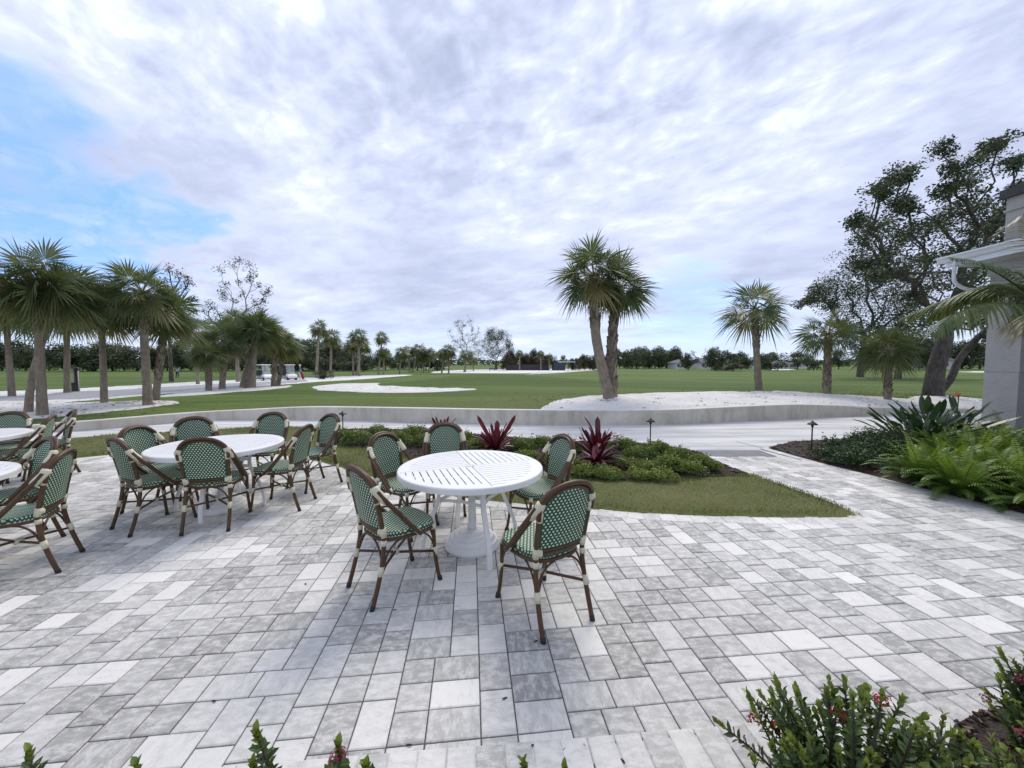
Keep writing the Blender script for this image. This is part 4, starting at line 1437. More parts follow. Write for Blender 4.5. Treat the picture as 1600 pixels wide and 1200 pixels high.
# bare tree on the right skyline
b9 = GT(1093, 575)
cl = [(orr.uniform(-6, 7), orr.uniform(-2, 2), orr.uniform(3.5, 9.5), orr.uniform(.7, 1.2)) for _ in range(18)]
oak('bare_tree', 'bare spreading tree on the skyline right of the far tree line', b9, [(Vector((0, 0, -.3)), .5), (Vector((0, 0, 1.5)), .42), (Vector((.3, 0, 3)), .35)], cl, 0.34, 0.5, 8, orr, leafm=M_DRY, barkm=M_PTRUNK, twigs=6)
# low green bush beside far right
for i, (px, dist, h_, w_) in enumerate([(1145, 105, 2.2, 2.5), (1120, 105, 1.6, 1.8), (505, 50, 1.3, 1.2)]):
    gentree(px, dist, h_, ['wide low bush below the far skyline palms', 'smaller low bush left of the wide one below the skyline palms', 'round low bush behind the slender palms'][i], i, M_HEDGE, wide=w_, name='low_bush', cat='bush')

# distant woodland closing the horizon
mb = MB(); wr = random.Random(77)
for _ in range(15000):
    az = wr.uniform(-1.35, 1.35); d_ = wr.uniform(300, 380)
    hh = 4.5 + 2.2 * mnoise.noise(Vector((az * 14, 0, 0))) + 1.2 * mnoise.noise(Vector((az * 60, 0, 0)))
    if az > 0.42: hh *= 0.8
    leaf_clump(mb, (d_ * math.sin(az), d_ * math.cos(az), 0.3 + wr.uniform(0, 1) ** 0.8 * max(1.2, hh)), 0.8, 1, 2.4, wr)
tag(mb.build('distant_woodland', M_OAK), 'far-off wood along the horizon', 'woodland', kind='stuff')


# ------------------------------------------------------------------ houses and far structures
def house(px0, px1, dist, hwall, hroof, label, mw, mr, dep=8, nwin=3, gable=False):
    x0, x1 = (px0 - 800) / 600 * dist, (px1 - 800) / 600 * dist
    cx, wd = (x0 + x1) / 2, x1 - x0
    t = thing('house', label, 'house', (cx, dist, -0.55))
    mb = MB(); mb.box((0, dep / 2, hwall / 2), (wd, dep, hwall)); mb.build('wall', mw, t)
    o = 0.5
    mb = MB()
    b = len(mb.v)
    rl = 0 if gable else min(wd, dep) * 0.45
    mb.v += [(-wd / 2 - o, -o, hwall), (wd / 2 + o, -o, hwall), (wd / 2 + o, dep + o, hwall), (-wd / 2 - o, dep + o, hwall), (-wd / 2 + rl, dep / 2, hwall + hroof), (wd / 2 - rl, dep / 2, hwall + hroof)]
    for f in ((0, 1, 5, 4), (1, 2, 5), (2, 3, 4, 5), (3, 0, 4), (3, 2, 1, 0)): mb.face(f)
    mb.build('roof', mr, t)
    for k in range(nwin):
        x_ = -wd / 2 + wd * (k + 0.5) / nwin
        mb = MB(); mb.box((x_, -0.03, hwall * 0.55), (min(1.6, wd / nwin * 0.5), 0.08, hwall * 0.4)); f = mb.build('window', M_GLASS, t)
        mb = MB(); mb.box((x_, -0.04, hwall * 0.32), (min(1.8, wd / nwin * 0.56), 0.12, 0.1)); mb.build('sill', M_CARTW, f)
    return t


house(483, 500, 110, 2.0, 1.1, 'far tan house left behind the first slender palm', M_HOUSEW, M_ROOFB)
house(506, 526, 112, 2.0, 1.2, 'far tan house with pitched roof between two slender palms', M_HOUSEW, M_ROOFB)
house(534, 550, 118, 2.2, 1.2, 'far house with blue gray roof left of the palm trio', M_HOUSEG, M_NAVY)
house(1056, 1076, 150, 2.4, 1.4, 'far white house beside the tree line, left of the bare tree', M_HOUSEG, M_ROOFG)
house(1096, 1114, 150, 2.6, 1.8, 'far white gabled house right of the bare tree', M_HOUSEG, M_ROOFG, gable=True)
house(1186, 1208, 150, 2.0, 1.4, 'far low gray house right of the lone sand bed palm', M_HOUSEG, M_ROOFG)
house(1209, 1240, 155, 1.9, 1.5, 'long low far house with gray roof next to the white bunker', M_HOUSEW, M_ROOFG, nwin=4)
house(1256, 1276, 170, 2.4, 1.8, 'far pale house between the lone palm and the oak palms', M_HOUSEG, M_ROOFG)
house(1455, 1500, 140, 3.2, 2.0, 'far house behind the oak stems near the pillar', M_HOUSEG, M_ROOFG)
# dark pavilion and fence panels by the sand
g = Vector(((880 - 800) / 600 * 115, 115, -.5))
t = thing('pavilion', 'dark walled flat roofed pavilion behind the far sand', 'building', g)
mb = MB(); mb.box((-1.1, 2.5, 1.2), (3.4, 5, 2.4)); mb.build('wall', M_NAVY, t)
mb = MB(); mb.box((0.9, 2.5, 2.6), (5.2, 5.6, 0.2)); mb.build('roof', M_ROOFW, t)
for x_ in (1.5, 3.3):
    mb = MB(); mb.box((x_, 0.2, 1.25), (0.14, 0.14, 2.5)); mb.build('post', M_NAVY, t)
mb = MB()
t = thing('fence', 'dark solid fence panels behind the far sand', 'fence', ((826 - 800) / 600 * 117, 117, -.5))
for k in range(8):
    mb = MB(); mb.box((-6.0 + k * 1.65, 0, 0.9), (1.58, 0.08, 1.8)); mb.build('panel', M_DARK, t)
    mb = MB(); mb.box((-6.83 + k * 1.65, 0, 0.95), (0.07, 0.14, 1.9)); mb.build('post', M_DARK, t)
# small things on the far sand
g = GT(810, 578); t = MB()
r = random.Random(4)
for k in range(60):
    a = r.uniform(0, 6.28); d_ = r.uniform(0, 1.1) ** 1.0; z = (1.1 - d_) * 1.2 * r.uniform(0.5, 1)
    leaf_clump(t, (d_ * math.cos(a), d_ * math.sin(a), max(0.1, z)), 0.3, 3, 0.35, r, 0.6, 0.9)
tag(t.build('brush_pile', M_HEDGE, None, loc=g), 'pale pointed pile of brush on the far sand', 'pile')
g = GT(769, 580)
t = thing('bench', 'low grey bench standing on the far sand', 'bench', g)
mb = MB(); mb.box((0, 0, 0.45), (1.7, 0.5, 0.07)); mb.build('seat', M_ROOFG, t)
mb = MB(); mb.box((0, 0.25, 0.75), (1.7, 0.07, 0.4)); mb.build('backrest', M_ROOFG, t)
for x_ in (-0.7, 0.7):
    mb = MB(); mb.box((x_, 0, 0.21), (0.1, 0.45, 0.42)); mb.build('leg', M_DARK, t)
g = GT(780, 587)
t = thing('flagstick', 'thin flagstick with small yellow flag on the green', 'golf flag', g)
mb = MB(); mb.tube([(0, 0, 0), (0, 0, 2.1)], 0.018, 6); mb.build('pole', M_CARTW, t)
mb = MB()
for k in range(4):
    a, b = k * 0.11, (k + 1) * 0.11
    f = lambda q: 0.03 * math.sin(q * 16)
    for s_ in (0, 0.01):
        mb.quad((a, f(a) + s_, 1.8), (b, f(b) + s_, 1.8), (b, f(b) + s_, 2.08), (a, f(a) + s_, 2.08))
mb.build('flag', M_YEL, t)
for k, (px, py) in enumerate([(1268, 578.5), (1280, 578.5)]):
    g = GT(px, py)
    t = thing('bench', ['left of the two dark benches far off between the palms', 'right of the two dark benches far off between the palms'][k], 'bench', g)
    mb = MB(); mb.box((0, 0, 0.45), (1.5, 0.5, 0.08)); mb.build('seat', M_DARK, t)
    mb = MB(); mb.box((0, 0.25, 0.8), (1.5, 0.08, 0.5)); mb.build('backrest', M_DARK, t)
    for x_ in (-0.6, 0.6):
        mb = MB(); mb.box((x_, 0, 0.21), (0.1, 0.45, 0.42)); mb.build('leg', M_DARK, t)

# bollard and bin on the left
g = GT(121, 613)
t = thing('bollard', 'tall slim black post by the road among the left palms', 'bollard', g)
mb = MB(); mb.lathe([(0.10, 0), (0.10, 0.04), (0.085, 0.05), (0.085, 1.0)], 16); mb.build('post', M_BLACK, t, True)
mb = MB(); mb.lathe([(0.095, 1.0), (0.10, 1.02), (0.10, 1.08), (0.06, 1.12)], 16); mb.build('cap', M_BLACK, t, True)
g = GT(113, 614)
t = thing('utility_box', 'short black box beside the tall black post', 'utility box', g)
mb = MB(); mb.prism([(-.11, -.1), (.11, -.1), (.11, .1), (-.11, .1)], 0, 0.42); mb.build('body', M_BLACK, t)
mb = MB(); mb.prism([(-.13, -.12), (.13, -.12), (.13, .12), (-.13, .12)], 0.42, 0.46); mb.build('lid', M_BLACK, t)


# ------------------------------------------------------------------ people and carts
def person(name_label, g, rz, verts, edges, radii, parts, head, hat=None, hatm=None):
    t = thing('person', name_label, 'person', g, rz)
    me = bpy.data.meshes.new('body')
    me.from_pydata(verts, edges, [])
    o = obj('body', me, t)
    me.materials.append(M_SKIN)
    sk = o.modifiers.new('skin', 'SKIN')
    for i, rr in enumerate(radii):
        me.skin_vertices[0].data[i].radius = (rr, rr * 0.85) if not hasattr(rr, '__len__') else rr
    me.skin_vertices[0].data[0].use_root = True
    ss = o.modifiers.new('sub', 'SUBSURF'); ss.levels = 1; ss.render_levels = 2
    dg = bpy.context.evaluated_depsgraph_get()
    ev = o.evaluated_get(dg)
    m2 = bpy.data.meshes.new_from_object(ev)
    o.modifiers.clear(); o.data = m2
    m2.name = 'body'
    m2.materials.clear(); m2.materials.append(M_SKIN)
    m2.polygons.foreach_set('use_smooth', [True] * len(m2.polygons))
    # clothing: shells grown from the body where the test passes
    for pn, pm, test, off in parts:
        import bmesh
        bm = bmesh.new(); bm.from_mesh(m2)
        bm.normal_update()
        for v in bm.verts: v.co += v.normal * off
        dele = [f for f in bm.faces if not test(f.calc_center_median())]
        bmesh.ops.delete(bm, geom=dele, context='FACES')
        m3 = bpy.data.meshes.new(pn); bm.to_mesh(m3); bm.free()
        m3.materials.clear(); m3.materials.append(pm)
        m3.polygons.foreach_set('use_smooth', [True] * len(m3.polygons))
        obj(pn, m3, t)
    if hatm:
        mb = MB(); mb.lathe([(0.115, -0.01), (0.118, 0.05), (0.09, 0.10), (0.03, 0.125)], 14, head)
        mb.tube([Vector(head) + Vector((0, 0.09, 0.0)), Vector(head) + Vector((0, 0.19, -0.015))], [0.075, 0.045], 10, flat=0.12)
        mb.build('cap', hatm, t, True)
    return t


def std_body(stand=1.0, arms=None):
    V = [(0, 0, .95), (0, 0, 1.12), (0, 0, 1.32), (0, 0, 1.47), (0, .01, 1.56), (0, .02, 1.64), (0, .01, 1.74),
         (.10, 0, .90), (.11, .02, .50), (.11, -.01, .10), (.12, .12, .03),
         (-.10, 0, .90), (-.12, .06, .50), (-.13, .0, .10), (-.14, .13, .03),
         (.19, 0, 1.42), (.25, .05, 1.15), (.22, .26, .98), (.21, .33, .96),
         (-.19, 0, 1.42), (-.25, .05, 1.15), (-.22, .26, .98), (-.21, .33, .96)]
    E_ = [(0, 1), (1, 2), (2, 3), (3, 4), (4, 5), (5, 6), (0, 7), (7, 8), (8, 9), (9, 10), (0, 11), (11, 12), (12, 13), (13, 14), (3, 15), (15, 16), (16, 17), (17, 18), (3, 19), (19, 20), (20, 21), (21, 22)]
    Rr = [(.15, .12), (.14, .11), (.17, .12), (.12, .09), .055, .095, .085, .095, .065, .04, .045, .095, .065, .04, .045, .065, .048, .035, .035, .065, .048, .035, .035]
    return V, E_, Rr


V, E_, Rr = std_body()
g = GT(469, 594.5)
shirt = lambda c: 0.98 < c.z < 1.52 and abs(c.x) < 0.30 and not (c.y > 0.15 and c.z < 1.12)
pants = lambda c: 0.12 < c.z < 1.0 and not (abs(c.x) > 0.165 and c.z > 0.85)
shoes = lambda c: c.z <= 0.12
person('golfer in blue shirt, pale trousers and white cap walking with a red bag', g, R(-70), V, E_, Rr,
       [('shirt', M_BLUE, shirt, 0.012), ('trousers', M_KHAKI, pants, 0.012), ('shoes', M_CARTW, shoes, 0.012)], (0, 0.015, 1.76), True, M_CARTW)
# bent golfer seen from behind
V = [(0, 0, .92), (0, .10, 1.06), (0, .26, 1.20), (0, .36, 1.28), (0, .44, 1.32), (0, .50, 1.34), (0, .55, 1.38),
     (.10, 0, .88), (.13, .06, .50), (.15, -.02, .10), (.16, .10, .03),
     (-.10, 0, .88), (-.13, .06, .50), (-.15, -.02, .10), (-.16, .10, .03),
     (.19, .32, 1.25), (.20, .40, 1.00), (.06, .46, .80), (.02, .48, .76),
     (-.19, .32, 1.25), (-.20, .40, 1.00), (-.06, .46, .80), (-.02, .48, .76)]
g = GT(277, 590.5)
s2 = lambda c: c.z > 0.96 and c.y < 0.44 and not (c.y > 0.36 and c.z < 1.0)
p2 = lambda c: 0.12 < c.z <= 0.99 and c.y < 0.3
person('golfer in grey top and dark trousers bending over on the fairway behind the left palms', g, R(8), V, E_, Rr,
       [('shirt', M_GREYC, s2, 0.02), ('trousers', M_DKC, p2, 0.014), ('shoes', M_DKC, shoes, 0.012)], (0, 0.535, 1.42), True, M_GREYC)
g = GT(474.5, 595)
t = thing('golf_bag', 'dark red golf bag on a two wheel trolley beside the walking golfer', 'golf bag', g, R(-60))
mb = MB(); mb.tube([(0, 0, .12), (0, -.10, .55), (0, -.22, 1.02)], [.12, .14, .13], 12); mb.build('bag', M_REDC, t, True)
for k in range(5):
    mb = MB(); a = k * 1.25; mb.tube([(.05 * math.cos(a), -.22 + .05 * math.sin(a), 1.0), (.07 * math.cos(a), -.26 + .06 * math.sin(a), 1.14 + .02 * k)], .012, 5)
    mb.tube([(.07 * math.cos(a), -.26 + .06 * math.sin(a), 1.14 + .02 * k), (.07 * math.cos(a) + .05, -.27 + .06 * math.sin(a), 1.15 + .02 * k)], .02, 5)
    mb.build('club', M_CARTD if k % 2 else M_CARTW, t, True)
for x_ in (-.2, .2):
    mb = MB(); mb.tube([(x_ - .02, .08, .14), (x_ + .02, .08, .14)], .14, 16); mb.build('wheel', M_CARTW, t, True)


def golf_cart(label, g, rz):
    """x across, +y forward"""
    t = thing('golf_cart', label, 'golf cart', g, rz, 'golf carts parked by the road')
    mb = MB()
    def ext(poly, x0, x1, m_):
        b = len(m_.v); n = len(poly)
        for x_ in (x0, x1):
            for (y_, z_) in poly: m_.v.append((x_, y_, z_))
        m_.face([b + i for i in range(n)]); m_.face([b + n + i for i in range(n)][::-1])
        for i in range(n):
            j = (i + 1) % n; m_.face((b + i, b + n + i, b + n + j, b + j))
    m_ = MB(); ext([(.62, .28), (1.18, .30), (1.22, .52), (1.05, .72), (.72, .80), (.66, .60)], -.55, .55, m_); m_.build('front_cowl', M_CARTW, t)
    m_ = MB(); ext([(-1.15, .30), (-.25, .28), (-.2, .55), (-.5, .62), (-1.15, .62)], -.57, .57, m_); m_.build('rear_body', M_CARTW, t)
    m_ = MB(); m_.box((0, 0, .24), (1.1, 2.3, .08)); m_.build('chassis', M_CARTD, t)
    m_ = MB(); m_.box((0, -.35, .74), (1.1, .5, .14)); m_.box((0, -.64, 1.0), (1.1, .12, .5), mat=Matrix.Rotation(.15, 4, 'X')); m_.build('seat', M_CARTD, t)
    m_ = MB(); ext([(-.95, 1.83), (.75, 1.83), (.78, 1.87), (.6, 1.93), (-.85, 1.93), (-.98, 1.88)], -.6, .6, m_); m_.build('roof', M_CARTW, t)
    for x_ in (-.53, .53):
        m_ = MB(); m_.tube([(x_, .80, .78), (x_, .62, 1.85)], .022, 6); m_.build('post', M_CARTD, t)
        m_ = MB(); m_.tube([(x_, -.80, .62), (x_, -.80, 1.85)], .022, 6); m_.build('post', M_CARTD, t)
    m_ = MB(); m_.box((0, .71, 1.32), (1.04, .015, .95), mat=Matrix.Rotation(.165, 4, 'X')); m_.build('windshield', M_GLASSC, t)
    m_ = MB(); m_.tube([(.25, .62, .85), (.25, .35, 1.05)], .02, 6)
    m_.tube([(.25 + .17 * math.cos(a), .35 + .17 * .5 * math.sin(a), 1.06 + .17 * .8 * math.sin(a)) for a in [k * PI / 8 for k in range(17)]], .014, 5); m_.build('steering_wheel', M_CARTD, t, True)
    for x_ in (-.56, .56):
        for y_ in (-.72, .88):
            m_ = MB(); m_.tube([(x_ - .09, y_, .23), (x_ - .06, y_, .23), (x_ + .06, y_, .23), (x_ + .09, y_, .23)], [.19, .23, .23, .19], 18); wv = m_.build('wheel', M_RUBBER, t)
            sx = 1 if x_ > 0 else -1
            m_ = MB(); m_.tube([(x_ + sx * .06, y_, .23), (x_ + sx * .097, y_, .23)], .12, 14); m_.build('rim', M_CARTW, wv)
    for x_ in (-.25, .25):
        m_ = MB(); m_.tube([(x_, -.98, .55), (x_, -1.05, 1.2)], [.12, .14], 10); m_.build('golf_bag', M_DKC if x_ < 0 else M_CARTW, t, True)
    for x_ in (-.4, .4):
        m_ = MB(); m_.box((x_, 1.19, .50), (.16, .06, .08)); m_.build('headlight', M_GUTTER, t)
    return t


def glassc(n):
    b = n.node('ShaderNodeBsdfPrincipled', ins={'Base Color': (0.9, 0.95, 0.95, 1), 'Roughness': 0.02, 'Alpha': 0.18})
    return b.outputs[0]
M_GLASSC = mat('clear_windshield', glassc)
golf_cart('white golf cart half hidden by the leaning palms, left of the pair', GT(410, 595), R(-112))
golf_cart('white golf cart with dark seats nearest the walking golfer', GT(449, 594), R(-120))


# ------------------------------------------------------------------ furniture
def make_chair():
    t = thing('bistro_chair', 'x', 'chair', (0, 0, 0), 0, 'green and cream woven bistro chairs')
    # seat
    mb = MB(); n = 40
    def ring(k, sc, z):
        a = 2 * PI * k / n
        ca, sa = math.cos(a), math.sin(a)
        e = 0.62
        x_ = abs(ca) ** e * (1 if ca > 0 else -1); y_ = abs(sa) ** e * (1 if sa > 0 else -1)
        hw = 0.208 + 0.022 * y_
        return (x_ * hw * sc, y_ * 0.213 * sc + 0.01, z)
    rings = [(0.93, 0.425), (0.995, 0.430), (1.01, 0.445), (0.985, 0.459), (0.93, 0.464), (0.7, 0.462), (0.4, 0.457), (0.15, 0.455)]
    for sc, z in rings:
        for k in range(n): mb.v.append(ring(k, sc, z))
    per = 1.42
    for i in range(len(rings) - 1):
        for k in range(n):
            k2 = (k + 1) % n
            ids = (i * n + k, i * n + k2, (i + 1) * n + k2, (i + 1) * n + k)
            if i < 3:
                zz = [0.0, 0.008, 0.020, 0.030]
                uv = ((k / n * per, zz[i]), ((k + 1) / n * per, zz[i]), ((k + 1) / n * per, zz[i + 1]), (k / n * per, zz[i + 1]))
            else:
                uv = [(mb.v[q][0], mb.v[q][1]) for q in ids]
            mb.face(ids, 0, uv)
    ids = [(len(rings) - 1) * n + k for k in range(n)]
    mb.face(ids, 0, [(mb.v[q][0], mb.v[q][1]) for q in ids])
    mb.face(list(range(n))[::-1], 0, [(mb.v[q][0], mb.v[q][1]) for q in list(range(n))[::-1]])
    mb.build('seat', M_WEAVE, t, True)
    mb = MB(); pts = [ring(k, 0.98, 0.414) for k in range(n)]
    mb.tube(pts + [pts[0]], 0.0125, 8, caps=False); mb.build('seat_frame', M_BAMBOO, t, True)

    def yb(z): return -0.190 - 0.085 * ((z - 0.45) / 0.44) if z > 0.45 else -0.19
    def hwid(z):
        if z < 0.72: return 0.160 + 0.012 * (z - 0.5) / 0.22
        q = min(1.0, (z - 0.72) / 0.150)
        return 0.172 * math.sqrt(max(0.0, 1 - q ** 2.2))
    # back panel, woven, slightly dished, closed thickness
    mb = MB(); nz, nx = 22, 12
    zs = [0.505 + (0.8695 - 0.505) * (1 - (1 - i / nz) ** 1.35) for i in range(nz + 1)]
    def bp(i, j, off):
        z = zs[i]; u = j / nx * 2 - 1; hw = max(0.012, hwid(z))
        x_ = u * hw
        return (x_, yb(z) - 0.026 * (1 - (x_ / 0.175) ** 2) + off, z)
    for side, off in ((0, 0.007), (1, -0.007)):
        b = len(mb.v)
        for i in range(nz + 1):
            for j in range(nx + 1): mb.v.append(bp(i, j, off))
        for i in range(nz):
            for j in range(nx):
                ids = [b + i * (nx + 1) + j, b + i * (nx + 1) + j + 1, b + (i + 1) * (nx + 1) + j + 1, b + (i + 1) * (nx + 1) + j]
                if side == 0: ids = ids[::-1]
                mb.face(ids, 0, [(mb.v[q][0], mb.v[q][2]) for q in ids])
    mb.build('backrest', M_WEAVE, t, True)
    # green bound edge around the panel
    mb = MB()
    edge = [(-hwid(z), yb(z) - 0.026 * (1 - (hwid(z) / 0.175) ** 2), z) for z in zs] + [(hwid(z), yb(z) - 0.026 * (1 - (hwid(z) / 0.175) ** 2), z) for z in zs[::-1]]
    mb.tube(edge, 0.0095, 6); mb.build('backrest_edging', M_GREENEDGE, t, True)
    SH = (0.187, yb(0.745), 0.745)
    # inner arch over the panel continues into rear posts and legs
    for s_ in (-1, 1):
        mb = MB()
        mb.tube(smooth_curve([(s_ * .187, -.285, 0), (s_ * .186, -.245, .13), (s_ * .182, -.208, .28), (s_ * .178, -.192, .42), (s_ * .183, yb(.55), .55), (s_ * .187, yb(.66), .66), (s_ * SH[0], SH[1], SH[2])], 4), 0.0155, 9)
        mb.build('rear_leg', M_BAMBOO, t, True)
        mb = MB()
        mb.tube(smooth_curve([(s_ * .196, .232, 0), (s_ * .190, .218, .06), (s_ * .186, .196, .20), (s_ * .188, .186, .34), (s_ * .190, .182, .42)], 4), 0.0135, 9)
        mb.build('front_leg', M_BAMBOO, t, True)
    mb = MB()
    arch = lambda dx, dz, dy: smooth_curve([(-.190 - dx, yb(.70) + dy, .70), (-.192 - dx, yb(.745) + dy, .75), (-.176 - dx * .8, yb(.80) + dy, .812 + dz * .6), (-.125 - dx * .5, yb(.86) - .012 + dy, .865 + dz), (-.06, yb(.89) - .018 + dy, .889 + dz),
                                            (0, yb(.895) - .020 + dy, .895 + dz), (.06, yb(.89) - .018 + dy, .889 + dz), (.125 + dx * .5, yb(.86) - .012 + dy, .865 + dz), (.176 + dx * .8, yb(.80) + dy, .812 + dz * .6), (.192 + dx, yb(.745) + dy, .75), (.190 + dx, yb(.70) + dy, .70)], 4)
    mb.tube(arch(0, -0.006, 0.012), 0.0140, 8)
    mb.tube(arch(0.008, 0.006, -0.012), 0.0150, 8)
    mb.tube(arch(-0.010, -0.022, -0.004), 0.0095, 8)
    mb.build('back_arch', M_BAMBOO, t, True)
    # diagonal arm braces from the shoulder down to the seat side
    for s_ in (-1, 1):
        mb = MB()
        for dx in (-0.007, 0.020):
            mb.tube(smooth_curve([(s_ * (.194 + dx), yb(.77) + .004, .775), (s_ * (.206 + dx), yb(.73) + .030, .725), (s_ * (.218 + dx), -.110, .60), (s_ * (.222 + dx), -.015, .485), (s_ * (.219 + dx), .050, .418)], 4), 0.0150, 8)
        mb.build('arm_brace', M_BAMBOO, t, True)
    for z, rr in ((0.492, 0.0105), (0.470, 0.0105)):
        mb = MB()
        mb.tube(smooth_curve([(-.180, yb(z), z), (-.09, yb(z) - .016, z), (0, yb(z) - .022, z), (.09, yb(z) - .016, z), (.180, yb(z), z)], 4), rr, 8)
        mb.build('back_rail', M_BAMBOO, t, True)
    # crossed stretchers
    A = [(-.187, .200, .235), (.184, -.222, .225)]
    B = [(.187, .200, .225), (-.184, -.222, .245)]
    for q, dz in ((A, .009), (B, -.009)):
        mid = (Vector(q[0]) + Vector(q[1])) / 2 + Vector((0, 0, dz))
        mb = MB(); mb.tube([q[0], tuple(mid), q[1]], 0.0095, 7); mb.build('stretcher', M_BAMBOO, t, True)
    # bent corner braces
    legs = [(-.186, .196), (.186, .196), (.183, -.205), (-.183, -.205)]
    for i in range(4):
        for j in ((i + 1) % 4, (i - 1) % 4):
            a = Vector((*legs[i], 0.25)); b = Vector((*legs[j], 0.25))
            c = a.lerp(b, 0.36); c.z = 0.405
            m_ = a.lerp(b, 0.10); m_.z = 0.34
            c0 = a.lerp(b, 0.24); c0.z = 0.392
            mb = MB(); mb.tube(smooth_curve([a, m_, c0, c], 3), 0.0070, 6); mb.build('corner_brace', M_BAMBOO, t, True)
    # cream wrapped joints
    def bind(pts, rr, flat=1.0):
        mb = MB(); mb.tube(pts, rr, 10, flat=flat); mb.build('wrapped_joint', M_BIND, t, True)
    for s_ in (-1, 1):
        bind(smooth_curve([(s_ * .184, yb(.795), .800), (s_ * .198, yb(.765) + .004, .765), (s_ * .208, yb(.73) + .022, .735), (s_ * .213, yb(.70) + .045, .70)], 2), [.026, .029, .029, .029, .028, .027, .025])
        bind([(s_ * .187, yb(.745), .745), (s_ * .186, yb(.70), .685)], .019)
        bind([(s_ * .181, yb(.515), .515), (s_ * .178, -.190, .452)], .020)
        bind([(s_ * .176, yb(.48) - .002, .482), (s_ * .145, yb(.48) - .008, .482)], [.020, .020], 1.25)
        bind([(s_ * .179, -.193, .428), (s_ * .180, -.196, .395)], .0185)
        bind([(s_ * .184, -.214, .262), (s_ * .186, -.228, .205)], .019)
        bind([(s_ * .1865, .192, .262), (s_ * .187, .205, .205)], .018)
        bind([(s_ * .1895, .183, .430), (s_ * .189, .184, .398)], .0175)
        bind([(s_ * .226, .018, .452), (s_ * .223, .050, .418)], .0185, 1.0)
    bind([(-.02, -.002, .232), (.02, -.022, .231)], .021)
    for s_, y_ in ((-1, 0), (1, 0)):
        pass
    for x_, y_, x2, y2 in ((-.196, .232, -.193, .225), (.196, .232, .193, .225), (.187, -.285, .1868, -.276), (-.187, -.285, -.1868, -.276)):
        mb = MB(); mb.tube([(x_, y_, -0.001), (x2, y2, .030)], .0170, 9); mb.build('foot_cap', M_RUBBER, t, True)
    return t


chair0 = make_chair()
GZ = 0.0135
chairs = [
    (-0.83, 2.72, (0.66, 0.66), 'chair nearest on the left side of the front table, seen from behind at an angle'),
    (0.19, 2.44, (-0.52, 0.85), 'closest chair of all, near right of the front table, back to the camera'),
    (-1.02, 3.62, (0.86, -0.42), 'chair at the far left of the front table, partly behind the near left chair'),
    (-0.72, 4.10, (0.18, -0.98), 'chair directly behind the front table, its back arch under the small burgundy plant'),
    (0.24, 3.50, (-0.88, -0.45), 'chair at the far right of the front table, seen edge on before the flower bed'),
    (-3.84, 4.16, (1.0, -0.05), 'chair at the far left end of the middle table behind the near left one'),
    (-3.54, 3.77, (0.44, 0.90), 'left chair in front of the middle table, seen from behind at an angle'),
    (-3.86, 4.66, (0.70, -0.71), 'chair behind the middle table on its left, back panel facing the camera'),
    (-2.94, 3.78, (-0.26, 0.965), 'chair squarely in front of the middle table with its back to the camera'),
    (-3.30, 5.04, (0.12, -0.99), 'chair behind the middle table on its right, back panel facing the camera'),
    (-2.58, 4.23, (-1.0, -0.05), 'chair at the right end of the middle table, seen in profile'),
    (-2.58, 4.91, (-0.48, -0.87), 'chair farthest right around the middle table, set back towards the lawn'),
    (-3.78, 2.86, (-0.875, -0.485), 'large chair at the lower left, right side of the table cut by the photo edge'),
    (-4.40, 3.26, (-0.39, -0.92), 'chair behind the big lower left chair, at the back of the cut off near table'),
    (-6.95, 5.13, (0.42, -0.90), 'chair at the left edge of the photo behind the far cut off table'),
    (-6.30, 4.86, (-0.80, -0.58), 'middle chair of the far left group, its arm sloping down to the left'),
    (-6.63, 5.40, (-0.55, -0.84), 'chair seen edge on at the right of the far left group by the lawn'),
]
for i, (x_, y_, f, lb) in enumerate(chairs):
    c = chair0 if i == 0 else copy_tree(chair0)
    c.location = (x_, y_, GZ)
    c.rotation_euler = (0, 0, math.atan2(-f[0], f[1]))
    c['label'] = lb


